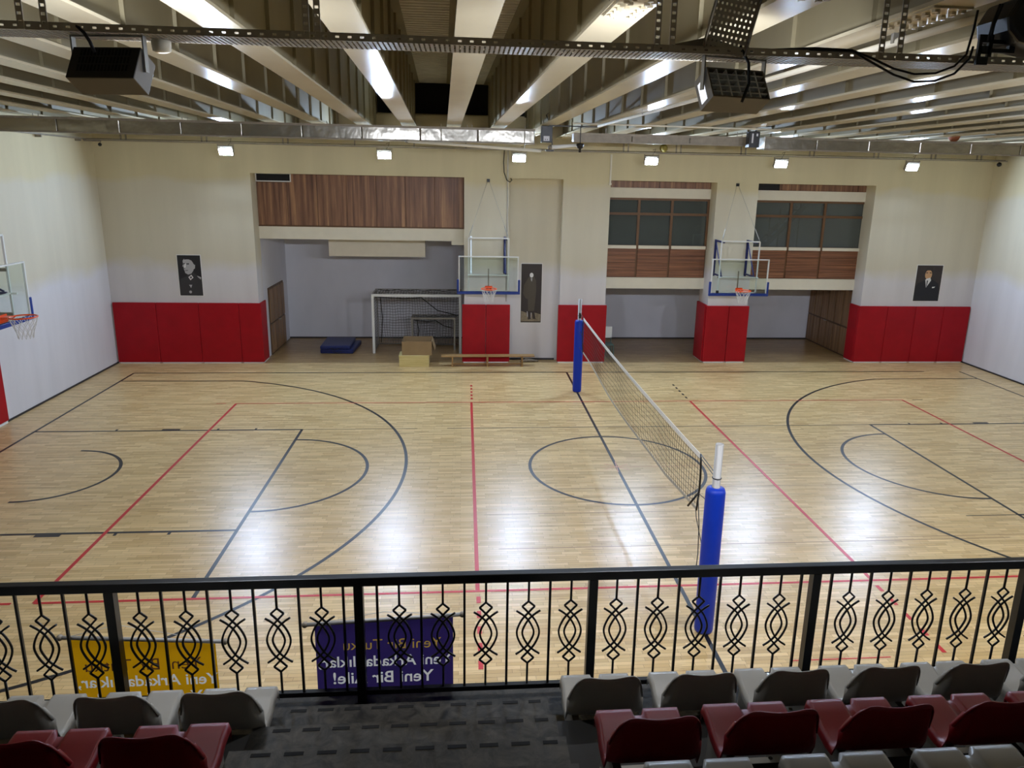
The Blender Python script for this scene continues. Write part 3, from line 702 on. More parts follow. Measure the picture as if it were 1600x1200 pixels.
tp.build('top_tape', M['tape_white'], t, solid=.008)
tp = MB()
for i in range(60):
    y0 = ya+(yb-ya)*i/60; y1 = ya+(yb-ya)*(i+1)/60
    a = npt(y0, 0); c = npt(y1, 0); tp.poly([a, c, c+Vector((0, 0, .045)), a+Vector((0, 0, .045))])
tp.build('bottom_tape', M['tape'], t, solid=.008)
for y, f in ((ya, 1), (yb, -1)):
    MB().tube([npt(y, j/5)+Vector((0, -.02*f, 0)) for j in range(6)], .014, 6).build('side_strap', M['black_metal'], t)
pn = -1.08-4.4; pf = 9.96-4.4
MB().tube([npt(ya, 1), (.0, pn+.06, 2.2)], .006, 5).tube([npt(ya, .93), (.04, pn+.05, 2.1)], .006, 5).tube([npt(ya, .3), (0, pn+.13, 1.75)], .006, 5).tube([npt(ya, 0), (-.02, ya-.1, 1.35), (-.03, pn+.14, 1.02)], .006, 5).tube([npt(ya, .28), (-.05, pn+.35, 1.35), (-.05, pn+.3, .95), (-.06, pn+.3, .72)], .007, 5).tube([npt(ya, .3), (-.05, ya+.05, 1.52), (-.08, ya+.1, 1.43)], .016, 6).build('tie_cord', M['black_metal'], t)
MB().tube([npt(yb, 1), (0, pf-.06, 2.25)], .006, 5).tube([npt(yb, 0), (0, pf-.13, 1.3)], .006, 5).tube([npt(yb, .5), (0, pf-.13, 1.75)], .006, 5).build('tie_cord', M['black_metal'], t)

# ------------------------------------------------------------------ goals, mats, boxes, bench, chair
def goal(loc, w, h, d, r, label, ncell, white=True):
    t = thing('goal', loc, label, 'goal', 'goals stored in the left alcove')
    f = MB(); hw = w/2
    f.box(-hw, -hw+r, 0, r, 0, h-r).box(hw-r, hw, 0, r, 0, h-r).box(-hw, hw, 0, r, h-r, h); f.build('goal_frame', M['white_metal' if h > 1.5 else 'metal'], t)
    bk = MB(); bk.tube([(-hw+r/2, r/2, h-r/2), (-hw+r/2, d*.85, h+.0), (-hw+r/2, d, .03), (-hw+r/2, r/2, .03)], .016, 6)
    bk.tube([(hw-r/2, r/2, h-r/2), (hw-r/2, d*.85, h+.0), (hw-r/2, d, .03), (hw-r/2, r/2, .03)], .016, 6)
    bk.tube([(-hw, d, .03), (hw, d, .03)], .02, 6).tube([(-hw, d*.85, h), (hw, d*.85, h)], .014, 6); bk.build('rear_stays', M['metal'], t)
    n = MB(); nx = int(w/ncell); nz = int(h/ncell)
    def P(u, v):   # hanging rear net, slightly uneven
        x = -hw+r+(w-2*r)*u; z = .05+(h-.05)*v; yy = d*(1-.15*v)-.06+.05*math.sin(u*17+v*3)+.03*math.sin(v*9+u*5)
        return Vector((x+.02*math.sin(v*8+u*20), yy, z-.04*math.sin(u*25)**2*v))
    for i in range(nx+1): n.tube([P(i/nx, v/8) for v in range(9)], .0068, 3, caps=False)
    for j in range(nz+1): n.tube([P(u/24, j/nz) for u in range(25)], .0068, 3, caps=False)
    for s in (-1, 1):
        for i in range(7):
            yy = d*.85*i/7+.05; n.tube([(s*(hw-r/2), yy, .04), (s*(hw-r/2)+.02, yy, h*.5), (s*(hw-r/2), yy, h-.02)], .0068, 3, caps=False)
        for j in range(nz): n.tube([(s*(hw-r/2), .05, h*j/nz+.05), (s*(hw-r/2), d*.9, h*j/nz+.05)], .0068, 3, caps=False)
    for i in range(6):
        yy = d*.85*i/6+.06; n.tube([(-hw+.05, yy, h-.01), (0, yy, h-.05), (hw-.05, yy, h-.01)], .0068, 3, caps=False)
    for i in range(nx): n.tube([(-hw+w*i/nx, .05, h-.02), (-hw+w*i/nx, d*.85, h-.02)], .0068, 3, caps=False)
    no = n.build('net', M['net_grey'], t)
    MB().tube([(-hw+.1, .1, h-.1), (-hw*.3, .1, h-.16), (hw*.1, .12, h-.12), (hw*.45, .2, h*.72), (hw-.1, .3, h*.62)], .016, 6).tube([(-hw+.15, d*.8, h-.1), (-hw+.22, d*.85, h*.5), (-hw+.15, d*.9, .1)], .016, 6).tube([(-hw+.1+i*w/9*.97, d*.85+.02*(i % 2), h-.01-.05*(i % 2)) for i in range(10)], .012, 5).build('net_rope', M['net_black'], t)
    return t
goal((-4.72, 14.5, 0), 2.95, 2.0, 1.35, .08, 'large white framed handball goal with grey net in the left alcove', .1)
goal((-4.2, 15.05, 0), 1.5, 1.12, .65, .06, 'small low goal standing inside the large goal', .1)
t = thing('gym_mat', (-7.42, 15.15, 0), 'upper folded blue gym mat on the alcove floor', 'gym mat', 'blue gym mats in the left alcove')
Rt = Matrix.Rotation(math.radians(2), 4, 'Z') @ Matrix.Rotation(math.radians(1.5), 4, 'X')
MB().box(-.5, .48, -.72, .72, .15, .27, Matrix.Rotation(math.radians(1.0), 4, 'Z')).build('mat_body', M['mat_blue'], t, bevel=.03)
MB().tube([(-.15, -.73, .2), (0, -.77, .16), (.15, -.73, .2)], .012, 6).build('handle', M['black_plastic'], t)
t = thing('gym_mat', (-7.36, 15.2, 0), 'lower blue gym mat showing at the right under the other mat', 'gym mat', 'blue gym mats in the left alcove')
MB().box(-.52, .56, -.74, .74, 0, .145, Matrix.Rotation(math.radians(-3), 4, 'Z')).build('mat_body', M['mat_blue'], t, bevel=.03)
MB().tube([(-.15, -.75, .08), (0, -.79, .04), (.15, -.75, .08)], .012, 6).build('handle', M['black_plastic'], t)
t = thing('wooden_box', (-4.71, 12.95, 0), 'pale plywood box under the cardboard box', 'box')
MB().box(-.46, .46, -.25, .35, 0, .35).build('case', M['plywood'], t, bevel=.006)
MB().box(-.47, .47, -.255, .36, .33, .36).build('lid', M['plywood'], t)
t = thing('cardboard_box', (-4.62, 13.1, .36), 'open brown cardboard box standing on the plywood box', 'box')
c = MB(); c.box(-.46, .46, -.35, .45, 0, .012).box(-.46, .46, -.35, -.338, .012, .44).box(-.46, .46, .438, .45, .012, .44).box(-.46, -.448, -.338, .438, .012, .44).box(.448, .46, -.338, .438, .012, .44)
c.build('carton', M['cardboard'], t)
MB().prism([(.462, .43), (.475, .43), (.56, .15), (.548, .145)], 'y', -.25, .35).build('flap', M['cardboard'], t)
t = thing('gym_bench', (-2.4, 13.0, 0), 'long low wooden gym bench before the red column pads', 'bench')
t.rotation_euler.z = math.radians(.8)
t.location.y = 12.86
MB().box(-1.47, 1.47, -.13, .13, .31, .345).build('seat_plank', M['bench'], t, bevel=.006)
for x in (-1.12, -.02, 1.08): MB().box(x-.025, x+.025, -.12, .12, .03, .31).box(x-.03, x+.03, -.15, .15, 0, .03).build('leg', M['bench'], t)
MB().box(-1.1, 1.06, -.02, .02, .045, .085).build('stretcher', M['bench'], t)
t = thing('plastic_chair', (1.6, 14.0, 0), 'grey green chair half hidden behind the column pad near the far post', 'chair')
for x, y in ((-.2, -.2), (.2, -.2), (-.2, .2), (.2, .2)): MB().bar((x*1.1, y*1.1, 0), (x, y, .44), .03).build('leg', M['green_plastic'], t)
MB().box(-.22, .22, -.22, .22, .44, .47).build('seat', M['green_plastic'], t, bevel=.01)
MB().box(-.22, .22, .19, .22, .62, 1.0).build('backrest', M['white_metal'], t, bevel=.01); MB().bar((-.19, .2, .45), (-.19, .2, .64), .025).bar((.19, .2, .45), (.19, .2, .64), .025).build('back_frame', M['green_plastic'], t)
t = thing('rag_pile', (-1.05, 13.35, 0), 'small heap of straps at the right end of the bench', 'straps')
mb = MB()
for i in range(6):
    a = i*1.1; mb.tube([(-.2+.1*math.sin(a), -.05, .02), (-.05*i*.3, .1*math.cos(a), .05+.01*i), (.25+.06*math.cos(a*2), .02*i, .02)], .018, 5)
mb.build('strap', M['dark_metal'], t)

# ------------------------------------------------------------------ portraits
def poly_at(mb, pts, y, mi):
    mb.cur = mi; mb.poly([(x, y, z) for x, z in pts])
def ell(cx, cz, rx, rz, n=20, a0=0, a1=360): return [(cx+rx*math.cos(math.radians(a0+(a1-a0)*i/n)), cz+rz*math.sin(math.radians(a0+(a1-a0)*i/n))) for i in range(n)]
def poster(loc, w, h, label, back, shapes, mats):
    t = thing('portrait_poster', loc, label, 'poster', 'portrait posters on the far wall')
    MB().box(-w/2-.02, w/2+.02, -.004, .0, -.02, h+.02).build('white_border', M['p_white'], t)
    MB().box(-w/2, w/2, -.008, -.004, 0, h).build('sheet', back, t)
    mb = MB(); y = -.0085
    for pts, mi in shapes:
        poly_at(mb, [(x*w-w/2, z*h) for x, z in pts], y, mi); y -= .0003
    mb.build('printed_figure', mats, t)
    return t
G = [M['p_dark'], M['p_light'], M['p_black'], M['p_mid'], M['p_white']]
poster((-11.42, YF, 2.12), .67, 1.22, 'black and white portrait poster of a person in high collared uniform', M['p_black'], [
    ([(.08, .42), (.3, .47), (.45, .5), (.72, .55), (.98, .42), (.98, .02), (.03, .02), (.03, .2)], 0),
    ([(.38, .5), (.4, .62), (.62, .62), (.72, .52), (.6, .4)], 0),
    ([(.23, .86), (.24, .78), (.2, .73), (.26, .7), (.25, .66), (.28, .62), (.3, .56), (.42, .525), (.56, .55), (.66, .62), (.7, .72), (.68, .82), (.55, .92), (.38, .93), (.27, .9)], 1),
    ([(.62, .77), (.7, .79), (.76, .76), (.74, .68), (.67, .65)], 1),
    ([(.24, .8), (.32, .81), (.32, .785), (.25, .775)], 2), ([(.38, .8), (.5, .805), (.5, .775), (.39, .775)], 2),
    ([(.31, .79), (.36, .79), (.34, .7), (.24, .68), (.28, .72)], 4), ([(.3, .635), (.44, .635), (.42, .618), (.32, .615)], 3), ([(.24, .69), (.32, .69), (.31, .672), (.25, .672)], 3),
    ([(.42, .46), (.56, .52), (.64, .45), (.5, .385)], 4), ([(.47, .46), (.55, .49), (.59, .45), (.52, .415)], 3),
    ([(.3, .89), (.36, .96), (.55, .975), (.72, .92), (.78, .84), (.74, .76), (.69, .8), (.62, .87), (.5, .9), (.38, .9)], 2), ([(.8, .5), (.98, .46), (.96, .4), (.84, .46)], 1), ([(.42, .27), (.56, .27), (.5, .19)], 1), (ell(.46, .09, .06, .035), 1)], G)
G = [M['p_coat'], M['p_ground'], M['p_light'], M['p_brown'], M['p_white']]
poster((-1.0, YF+.38, 1.25), .66, 1.9, 'tall narrow sepia poster of a full length standing person in a coat', M['p_brown'], [
    ([(.02, .02), (.98, .02), (.98, .14), (.7, .17), (.4, .15), (.02, .2)], 1),
    ([(.3, .74), (.42, .8), (.6, .8), (.72, .72), (.74, .55), (.7, .36), (.66, .2), (.36, .2), (.34, .4), (.22, .42), (.1, .5), (.14, .64)], 0),
    ([(.36, .2), (.48, .2), (.5, .06), (.36, .05)], 3), ([(.54, .2), (.66, .2), (.74, .06), (.6, .06)], 3),
    ([(.3, .19), (.34, .19), (.36, .1), (.32, .1)], 2), ([(.5, .17), (.54, .17), (.52, .08), (.5, .08)], 2),
    (ell(.5, .81, .09, .04), 4), ([(.36, .85), (.66, .85), (.64, .92), (.5, .94), (.4, .92)], 3), ([(.46, .76), (.54, .76), (.52, .7), (.48, .72)], 2)], G)
G = [M['p_suit'], M['p_skin'], M['p_white'], M['p_brown'], M['p_mid']]
poster((12.12, YF, 2.1), .88, 1.18, 'colour portrait poster of a person in black suit with white pocket square', M['p_back'], [
    ([(.03, .02), (.97, .02), (.97, .3), (.9, .5), (.66, .6), (.34, .58), (.1, .5), (.03, .4)], 0),
    (ell(.47, .82, .17, .12), 3), (ell(.47, .74, .135, .135), 1),
    ([(.32, .86), (.62, .86), (.6, .93), (.47, .97), (.36, .93)], 3), ([(.36, .8), (.44, .81), (.44, .785), (.36, .78)], 3), ([(.5, .81), (.58, .8), (.58, .78), (.5, .785)], 3),
    ([(.37, .6), (.42, .63), (.56, .66), (.6, .58), (.44, .38)], 2), ([(.43, .58), (.49, .58), (.47, .42), (.44, .4)], 4), ([(.68, .4), (.8, .41), (.76, .37), (.68, .365)], 2)], G)

# ------------------------------------------------------------------ near cable tray with floodlights
TY, TZ = -4.2, 6.585
t = thing('cable_tray', (-2.5, TY, TZ), 'perforated dark steel cable tray crossing the top of the picture', 'cable tray')
sr = MB(); x0, x1 = -8.0, 7.0
sr.box(x0, x1, 0, .004, 0, .017).box(x0, x1, 0, .004, .030, .047).box(x0, x1, 0, .012, .045, .048)
x = x0
while x < x1: sr.box(x, x+.054, 0, .004, .017, .030); x += .078
sr.build('side_rail', M['tray_steel'], t)
sr2 = MB(); sr2.box(x0, x1, .296, .3, 0, .017).box(x0, x1, .296, .3, .03, .047)
x = x0
while x < x1: sr2.box(x, x+.064, .296, .3, .017, .03); x += .078
sr2.build('side_rail', M['tray_steel'], t)
bt = MB(); x = x0; i = 0
while x < x1:
    bt.box(x, x+.02, .004, .296, .0, .003); x += .033
for yy in (.0, .09, .19, .27): bt.box(x0, x1, yy, yy+.02, .003, .005)
bt.build('perforated_base', M['metal'], t)
for x in (-3.3, -3.15, -1.32, -.1+.0, .55, 1.95, 2.08, 4.6, -5.2):
    h = MB(); xx = x
    pass
for px in (-5.87, -5.73, -4.15, -4.08, -1.88, -1.78, -.33, -.2, 2.1, 4.2):
    xl = px+2.5; h = MB(); zz = .02
    h.box(xl-.02, xl-.012, -.012, -.004, 0, .41).box(xl+.012, xl+.02, -.012, -.004, 0, .41)
    k = 0
    while k < .39: h.box(xl-.012, xl+.012, -.012, -.004, k, k+.032); k += .05
    h.box(xl-.02, xl+.02, -.012, .02, .4, .415)
    h.build('slotted_hanger', M['tray_steel'], t)
MB().tube([(1.3, .05, .04), (1.7, .0, .06), (1.95, -.03, .05), (2.1, -.04, .0), (2.25, -.05, -.06), (2.4, -.05, -.09), (2.55, -.05, -.08), (2.68, -.05, -.03), (2.76, -.04, .05), (2.79, -.03, .2), (2.8, -.03, .33)], .008, 6).build('loose_cable', M['cable'], t)
MB().tube([(1.2, .1, .04), (1.7, .0, .05), (1.95, -.04, .04), (2.1, -.05, -.03), (2.25, -.06, -.1), (2.4, -.06, -.14), (2.55, -.06, -.13), (2.68, -.06, -.08), (2.78, -.05, .02), (2.8, -.04, .1)], .008, 6).build('loose_cable', M['cable'], t)
# riser tray
t = thing('riser_tray', (-1.42, TY+.02, TZ+.02), 'perforated tray section rising from the cable tray to the beams', 'cable tray')
mb = MB(); A = Matrix.Rotation(math.radians(9), 4, 'Y') @ Matrix.Rotation(math.radians(12), 4, 'X')
nx, nz = 9, 26; W = .28; Hh = .98
for i in range(nx+1): xx = -W/2+W*i/nx; mb.box(xx-.0095, xx+.0095, 0, .003, 0, Hh, A)
for j in range(nz+1): zz = Hh*j/nz; mb.box(-W/2, W/2, .0005, .0028, zz-.0115, zz+.0115, A)
mb.build('perforated_plate', M['tray_steel'], t)
MB().box(-W/2-.004, -W/2, -.05, .003, 0, Hh, A).box(W/2, W/2+.004, -.05, .003, 0, Hh, A).build('side_flange', M['dark_metal'], t)
mb = MB(); B = Matrix.Translation((-.05, 0, 0)) @ Matrix.Rotation(math.radians(-35), 4, 'Y')
MB().prism([(-.45, .0), (.14, .0), (.14, .02), (-.1, .09), (-.45, .012)], 'y', -.003, 0).build('bend_gusset', M['dark_metal'], t)

def tray_flood(x, label, grid, yaw=0.):
    t = thing('floodlight', (x, TY+.12, TZ), label, 'floodlight', 'floodlights under the near cable tray', yaw)
    A = Matrix.Translation((0, 0, -.215)) @ Matrix.Rotation(math.radians(-30), 4, 'X')   # rear face looks back and up
    wd, hh, th = .225, .115, .085
    if grid:
        c = MB(); c.box(-wd, wd, -th+.05, th, -hh, hh, A)
        c.box(-wd, wd, -th, -th+.05, -hh, -hh+.012, A).box(-wd, wd, -th, -th+.05, hh-.012, hh, A).box(-wd, -wd+.012, -th, -th+.05, -hh+.012, hh-.012, A).box(wd-.012, wd, -th, -th+.05, -hh+.012, hh-.012, A)
        c.build('casing', M['grey_case'], t)
        g = MB()
        for i in range(1, 6): xx = -wd+2*wd*i/6; g.box(xx-.005, xx+.005, -th, -th+.045, -hh+.012, hh-.012, A)
        for j in range(1, 5): zz = -hh+2*hh*j/5; g.box(-wd+.012, wd-.012, -th+.002, -th+.045, zz-.004, zz+.004, A)
        g.build('heat_sink_grid', M['white_metal'], t)
        MB().box(-wd+.012, wd-.012, -th+.044, -th+.05, -hh+.012, hh-.012, A).build('recess', M['dark_case'], t)
        MB().box(-wd-.004, -wd, -.02, .05, -hh+.03, hh-.05, A).build('lit_side_slot', M['led_side'], t)
    else:
        MB().box(-wd, wd, -th, th, -hh, hh, A).build('casing', M['grey_case'], t, bevel=.004)
        MB().box(-wd+.002, wd-.002, -th-.004, -th, -hh+.002, hh-.002, A).build('rear_plate', M['dark_case'], t)
        g = MB()
        for j in range(3):
            for i in range(15): xx = -wd+.06+.023*i; g.box(xx, xx+.011, -th-.007, -th-.004, -hh+.05+.058*j, -hh+.095+.058*j, A)
        g.build('louvre', M['black'], t)
    MB().box(-wd+.02, wd-.02, th, th+.006, -hh+.02, hh-.02, A).build('led_panel', M['led_near'], t)
    MB().box(-wd-.018, -wd-.008, -.02, .02, -.22, 0).box(wd+.008, wd+.018, -.02, .02, -.22, 0).box(-wd-.018, wd+.018, -.02, .02, -.01, 0).build('bracket', M['metal'], t)
    MB().tube([(-.16, -.03, .05), (-.12, -.13, .04), (-.06, -.14, -.01), (-.03, -.14, -.06), (-.02, -.12, -.12)] if not grid else [(-.03, -.1, .06), (.02, -.14, -.05), (.03, -.15, -.18), (.0, -.13, -.3)], .011, 6).build('power_cord', M['cable'], t)
tray_flood(-5.42, 'dark backed floodlight under the tray at upper left, louvred rear', False, math.radians(-9))
tray_flood(-1.3, 'floodlight with gridded heat sink under the tray, right of centre', True, math.radians(13))
for x, lb in ((3.2, 'floodlight under the tray beyond the right picture edge'), (6.4, 'outermost right floodlight under the tray')): tray_flood(x, lb, False)
# speaker on the tray
t = thing('loudspeaker', (.66, TY-.05, 6.66), 'black loudspeaker at the top right corner above the tray', 'loudspeaker')
mb = MB(); A = Matrix.Rotation(math.radians(12), 4, 'Y') @ Matrix.Rotation(math.radians(-8), 4, 'X')
n0 = []
poly = [(-.27, .1), (-.25, .02), (-.17, -.05), (.1, -.1), (.36, -.12), (.42, .0), (.42, .23), (-.2, .23)]
mb.prism([(p, q+.08) for p, q in poly], 'y', -.18, .16).build('cabinet', M['black_plastic'], t, bevel=.03, seg=3)
MB().box(.0, .06, -.186, -.18, .08, .095).build('badge', M['metal'], t)
MB().box(-.37, -.29, -.06, -.04, -.10, -.05).box(-.36, -.28, -.06, -.04, -.03, .02).box(-.35, -.27, -.06, -.04, .04, .09).box(-.37, -.345, -.06, -.04, -.05, .09).box(-.3, -.27, -.06, -.04, -.05, .09).box(-.27, -.12, -.06, -.03, .035, .06).box(-.27, -.14, -.06, -.03, -.02, .005).box(-.15, -.11, -.06, -.03, -.02, .09).build('wall_bracket', M['black_metal'], t)
MB().tube([(-.32, -.07, .05), (-.32, -.09, .15), (-.26, -.05, .28)], .007, 5).tube([(-.30, -.07, .05), (-.305, -.09, .15), (-.24, -.05, .28)], .007, 5).build('speaker_wire', M['cable'], t)
t = thing('smoke_detector', (-5.14, -3.96, 6.54), 'small cream smoke detector fixed under the cable tray at upper left', 'detector')
MB().lathe([(.03, -.03), (.055, -.02), (.06, .02), (.06, .045)], k=16).build('housing', M['white_beam'], t)

# ------------------------------------------------------------------ balcony, steps, railing
ZS = 2.2
bal = struct(MB().box(XL, XR, -5.6, -4.8, ZS-.25, ZS).box(XL, XR, -5.2, -5.0, 0, ZS-.25), 'floor_balcony', M['marble'])
tb = MB(); 
for i in range(1, 8):
    y1 = -4.8-.8*i; tb.box(XL, XR, y1-.8, y1, ZS-.25+.2*0, ZS+.4*i)
struct(tb, 'floor_terrace', M['concrete'])
AX0, AX1 = -4.38, -2.6
for i in range(1, 9):
    # half-height marble steps laid on the aisle
    y1 = -4.8-.4*i+.05
    z1 = ZS+.2*i
    s_ = struct(MB().box(AX0, AX1, y1-.42, y1, z1-.2, z1+.004), 'floor_aisle_step', M['marble'])
    mb = MB(); x = AX0+.12; k = 0
    while x < AX1-.1:
        mb.box(x, min(x+.1, AX1-.05), y1-.05, y1-.026, z1+.004, z1+.006); x += .17
    mb.build('anti_slip_strip', M['strip'], s_)

PX = [-7.03+1.587*k for k in range(7)]
RY, RB, RT = -4.86, ZS, 3.165
t = thing('balcony_railing', (0, RY, ZS), 'black wrought iron balcony railing with looped ornaments across the foreground', 'railing')
MB().box(PX[0]-.5, PX[-1]+.3, -.03, .03, .90, .965).build('top_rail', M['black_metal'], t, bevel=.006)
MB().box(PX[0]-.5, PX[-1]+.3, -.018, .018, .055, .09).build('bottom_rail', M['black_metal'], t)
pm = None
for x in PX:
    o = MB().box(-.03, .03, -.03, .03, 0, .9).box(-.05, .05, -.045, .045, 0, .008) .build('post', M['black_metal'], t) if pm is None else pm.copy()
    if pm is None: pm = o
    else: COL.objects.link(o)
    o.location = (x, 0, 0)
# ornament
om = MB(); r = .0075; zc = .495
def sm(pts, n=6):
    out = []; P = [Vector((p[0], 0, p[1])) for p in pts]
    for i in range(len(P)-1):
        p0 = P[max(i-1, 0)]; p1 = P[i]; p2 = P[i+1]; p3 = P[min(i+2, len(P)-1)]
        for k in range(n):
            s = k/n; out.append(.5*((2*p1)+(-p0+p2)*s+(2*p0-5*p1+4*p2-p3)*s*s+(-p0+3*p1-3*p2+p3)*s**3))
    out.append(P[-1]); return [p+Vector((0, 0, zc)) for p in out]
for s in (-1, 1):
    om.tube(sm([(s*.043, .203), (0, .155), (-s*.05, .09), (-s*.078, 0), (-s*.05, -.09), (0, -.155), (s*.043, -.203)], 5), r, 6)
    om.tube(sm([(s*.082, .17), (s*.035, .135), (-s*.008, .085), (-s*.04, 0), (-s*.008, -.085), (s*.035, -.135), (s*.082, -.17)], 5), r, 6)
    om.tube([(0, 0, zc+.243), (s*.043, 0, zc+.203)], r, 6); om.tube([(0, 0, zc-.243), (s*.043, 0, zc-.203)], r, 6)
om.tube([(0, 0, .9), (0, 0, zc+.24)], .0085, 6); om.tube([(0, 0, zc-.24), (0, 0, .08)], .0085, 6)
bar = MB().box(-.008, .008, -.008, .008, .08, .91)
oo = bb = None
for k in range(len(PX)-1):
    startO = (k % 2 == 1)
    # the second and fourth visible sections start with an ornament after their post
    for i in range(10):
        x = PX[k]+1.587*((.106 if startO else .076)+.0922*i)
        if (i % 2 == 0) == startO:
            if oo is None: oo = o = om.build('ornament_baluster', M['black_metal'], t)
            else: o = oo.copy(); COL.objects.link(o)
        else:
            if bb is None: bb = o = bar.build('plain_baluster', M['black_metal'], t)
            else: o = bb.copy(); COL.objects.link(o)
        o.location = (x, 0, 0)

# ------------------------------------------------------------------ banners hung outside the railing
def text_mesh(txt, size, bold=False, ext=0.):
    cu = bpy.data.curves.new('txt', 'FONT'); cu.body = txt; cu.size = size; cu.align_x = 'CENTER'; cu.extrude = ext
    cu.offset = .0016 if bold else 0.
    cu.resolution_u = 3
    ob = bpy.data.objects.new('txt', cu); COL.objects.link(ob)
    dg = bpy.context.evaluated_depsgraph_get(); dg.update()
    me = bpy.data.meshes.new_from_object(ob.evaluated_get(dg)); bpy.data.objects.remove(ob); return me
def banner(xa, za, xb, zb, y, drop, clothm, mats3, label, strpt, lines):
    t = thing('hanging_banner', ((xa+xb)/2, y, (za+zb)/2), label, 'banner', 'banners hung outside the railing')
    hw = (xb-xa)/2; dz = (zb-za)/2
    MB().tube([(-hw-.03, 0, -dz), (hw+.03, 0, dz)], .014, 10).build('rod', M['pole'], t)
    MB().ball((-hw-.035, 0, -dz), .022, 8, 6).ball((hw+.035, 0, dz), .022, 8, 6).build('end_knob', M['dark_metal'], t)
    s = Vector(strpt)-Vector(t.location)
    MB().tube([(-hw, 0, -dz), s, (hw, 0, dz)], .0025, 4).build('string', M['net_white'], t)
    # the cloth is cut where the print is, so that cloth and print lie in one plane and light passes either once
    prints = []
    for (txt, size, zz, m_, bold, xo) in lines:
        W4 = Matrix.Translation((xo, 0, -zz)) @ Matrix(((-1, 0, 0, 0), (0, 0, 1, 0), (0, 1, 0, 0), (0, 0, 0, 1)))
        prints.append((text_mesh(txt, size, bold, 0), text_mesh(txt, size, bold, .01), m_, W4))
    c = MB().prism([(-hw+.03, -dz-.012), (hw-.03, dz-.012), (hw-.03, dz-drop), (-hw+.03, -dz-drop)], 'y', -.002, .002)
    co = c.build('tmp', clothm); tmp = []
    for _, cut, _, W4 in prints:
        k = bpy.data.objects.new('tmp', cut); COL.objects.link(k); cut.transform(W4); tmp.append(k)
        bq = bmesh.new(); bq.from_mesh(cut); bmesh.ops.remove_doubles(bq, verts=bq.verts, dist=1e-5); bmesh.ops.recalc_face_normals(bq, faces=bq.faces); bq.to_mesh(cut); bq.free()
        md = co.modifiers.new('b', 'BOOLEAN'); md.operation = 'DIFFERENCE'; md.solver = 'EXACT'; md.object = k; md.use_self = True
    dg = bpy.context.evaluated_depsgraph_get(); dg.update()
    me = bpy.data.meshes.new_from_object(co.evaluated_get(dg))
    bm = bmesh.new(); bm.from_mesh(me)
    bmesh.ops.delete(bm, geom=[f for f in bm.faces if f.normal.y > -.9], context='FACES')
    bm.to_mesh(me); bm.free()
    for k in tmp+[co]: bpy.data.objects.remove(k)
    me.name = 'cloth'; me.materials.clear(); me.materials.append(clothm)
    o = bpy.data.objects.new('cloth', me); COL.objects.link(o); o.parent = t
    print('cloth faces', len(me.polygons))
    for pm_, _, m_, W4 in prints:
        pm_.materials.clear(); pm_.materials.append(m_); pm_.transform(W4)
        for v in pm_.vertices: v.co.y = -.002
        o = bpy.data.objects.new('lettering', pm_); COL.objects.link(o); o.parent = t
    return t
banner(-5.82, 2.70, -4.82, 2.63, -4.76, .95, M['yellow_cloth'], None, 'yellow banner with mirrored show-through lettering, hung at left outside the railing', (-5.44, -4.83, 2.83), [
    ('Yeni Bir Tutku', .13, .235, M['text_dark'], False, -.02), ('Yeni Arkadaşlıklar,', .121, .36, M['text_white'], True, 0), ('Yeni Bir Aile!', .131, .50, M['text_white'], True, 0)])
banner(-4.21, 2.74, -3.20, 2.785, -4.76, .95, M['purple_cloth'], None, 'dark purple banner with mirrored show-through lettering, hung at the aisle outside the railing', (-3.7, -4.83, 2.87), [
    ('Yeni Bir Tutku', .115, .23, M['text_gold'], False, .05), ('Yeni Arkadaşlıklar,', .121, .365, M['text_white'], True, 0), ('Yeni Bir Aile!', .131, .50, M['text_white'], True, -.02)])

# ------------------------------------------------------------------ stadium seats
def seat_mesh():
    mb = MB(); nu = 40
    # profile rows: (y, z) from front skirt to the back's top; origin at pan front, y=0 is the front edge (+y is the court side)
    prof = [(-.002, -.06), (.004, -.008), (-.001, 0.0), (-.03, .004), (-.10, -.004), (-.18, -.018), (-.26, -.026), (-.33, -.02), (-.375, .02), (-.395, .08), (-.405, .15), (-.415, .22), (-.425, .28), (-.435, .318)]
    W = .235
    rows = []
    for k, (y, z) in enumerate(prof):
        row = []
        for i in range(nu+1):
            u = -1+2*i/nu; au = abs(u)
            wdt = W*(1 if k > 4 else .97)
            x = u*wdt; yy = y; zz = z
            back = max(0, (k-6)/7)
            # centre groove and front notch
            if k <= 6: g_ = max(0, 1-(au/.15)**8)*(.022 if k < 6 else .008); zz -= g_
            if k in (0, 1, 2): yy -= max(0, 1-(au/.15)**8)*.025
            # side walls curl up and forward near the back
            if k >= 5:
                e = max(0, (au-.68)/.32)
                yy += e*e*.075*min(1, back*1.6)
            # rounded wings: the back falls off towards the edges
            if k >= 8:
                e = max(0, (au-.6)/.4); lim = .318-.21*e**2.6
                zz = zz if zz < lim else lim+(zz-lim)*.02
                dip = .014*math.cos(u*math.pi*1.0)
                if k >= 12: zz -= max(0, dip)*(k-11)/2
                x *= 1-.04*(k-8)/5
            # outer side skirt
            if i in (0, nu) and k <= 7: zz -= .045
            row.append(len(mb.v)); mb.v.append(Vector((x, yy, zz)))
        rows.append(row)
    for k in range(len(rows)-1):
        for i in range(nu): mb.face([rows[k][i], rows[k+1][i], rows[k+1][i+1], rows[k][i+1]], True)
    return mb
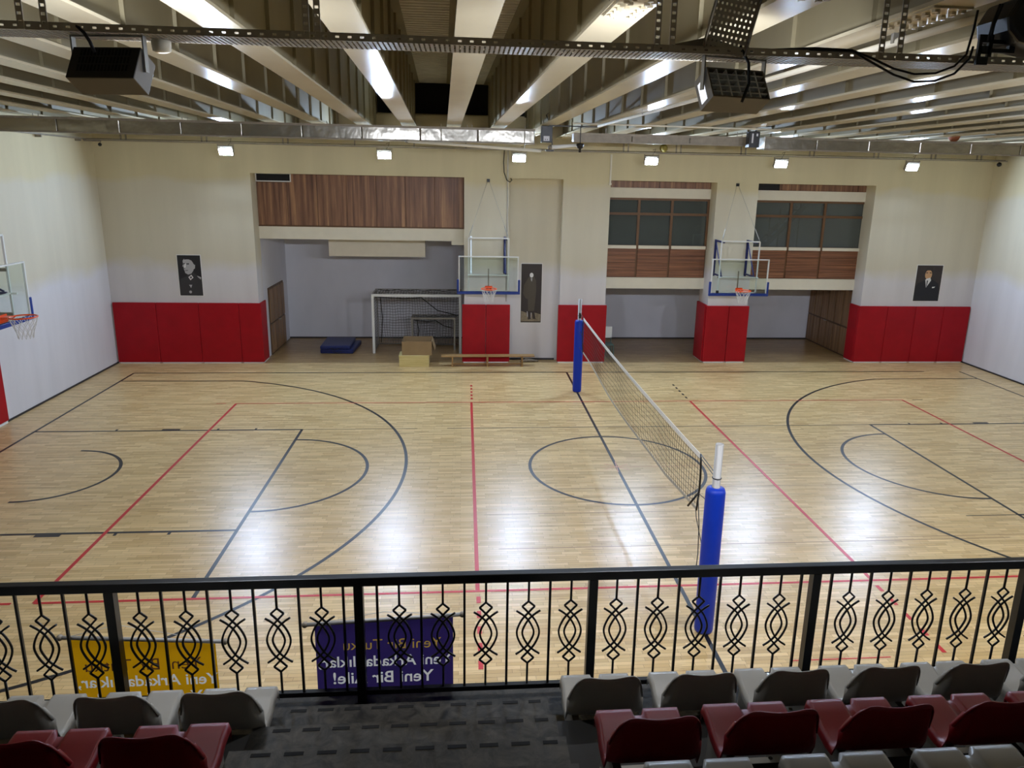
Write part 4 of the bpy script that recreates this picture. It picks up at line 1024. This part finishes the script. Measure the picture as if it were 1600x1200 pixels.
def make_seat(m_, label, group, loc):
    t = thing('stadium_seat', loc, label, 'seat', group)
    sh = seat_mesh().build('seat_shell', m_, t, solid=.007)
    sup = MB().box(-.19, -.15, -.36, -.03, -.33, -.06).box(.15, .19, -.36, -.03, -.33, -.06).box(-.2, .2, -.34, -.30, -.34, -.30).box(-.2, .2, -.1, -.06, -.34, -.30)
    sup.build('seat_bracket', M['metal'], t)
    MB().tube([(.0, -.37, -.01), (0, -.37, -.012)], .012, 8).build('bolt', M['metal'], t)
    return t
R1, R2, R3 = [], [], []
Y1, Y2, Y3, Y4 = -5.2, -6.0, -6.8, -7.6
g1, g2, g3 = 'white seats of the front row', 'red seats of the second row', 'white seats of the third row'
ordn = ['first', 'second', 'third', 'fourth', 'fifth', 'sixth', 'seventh']
sw = make_seat(M['seat_white'], 'white plastic seat right beside the aisle, front row right block', g1, (-2.3, Y1, 2.6))
sr_ = make_seat(M['seat_red'], 'red plastic seat right beside the aisle, second row right block', g2, (-2.23, Y2, 3.0))
for i in range(1, 7): dup(sw, (-2.3+.583*i, Y1, 2.6), 'white front row seat, %s from the aisle in the right block' % ordn[i])
for i in range(0, 4): dup(sw, (-4.55-.577*i, Y1, 2.6), 'white front row seat, %s from the aisle in the left block' % ordn[i])
for i in range(1, 6): dup(sr_, (-2.23+.583*i, Y2, 3.01), 'red second row seat, %s from the aisle in the right block' % ordn[i])
for i in range(0, 3): dup(sr_, (-4.57-.585*i, Y2, 3.02), 'red second row seat, %s from the aisle in the left block' % ordn[i])
for i in range(0, 4):
    c = dup(sw, (-2.19+.585*i, Y3, 3.42), 'white third row seat, %s from the aisle in the right block' % ordn[i]); c['group'] = g3
# mounting beams under the rows
for nm, (xa, xb, y, z) in {'right block under the white front row': (AX1+.08, 2.4, Y1-.2, ZS), 'left block under the white front row': (-7, AX0-.08, Y1-.2, ZS), 'right block under the red second row': (AX1+.08, 2.2, Y2-.2, ZS+.4), 'left block under the red second row': (-7, AX0-.08, Y2-.2, ZS+.4), 'right block under the white third row': (AX1+.1, 1, Y3-.2, ZS+.8)}.items():
    t = thing('seat_support', ((xa+xb)/2, y, z), 'pale steel seat support frame, '+nm, 'seat frame', 'steel frames under the seat rows')
    hw = (xb-xa)/2
    MB().box(-hw, hw, -.14, -.09, .02, .065).build('rear_beam', M['white_metal'], t)
    MB().box(-hw, hw, .09, .14, .02, .065).build('front_beam', M['white_metal'], t)
    n = max(2, int(hw*2/.9))
    for i in range(n+1):
        x = -hw+.03+(2*hw-.06)*i/n; MB().box(x-.02, x+.02, -.16, .16, 0, .02).build('foot', M['metal'], t)
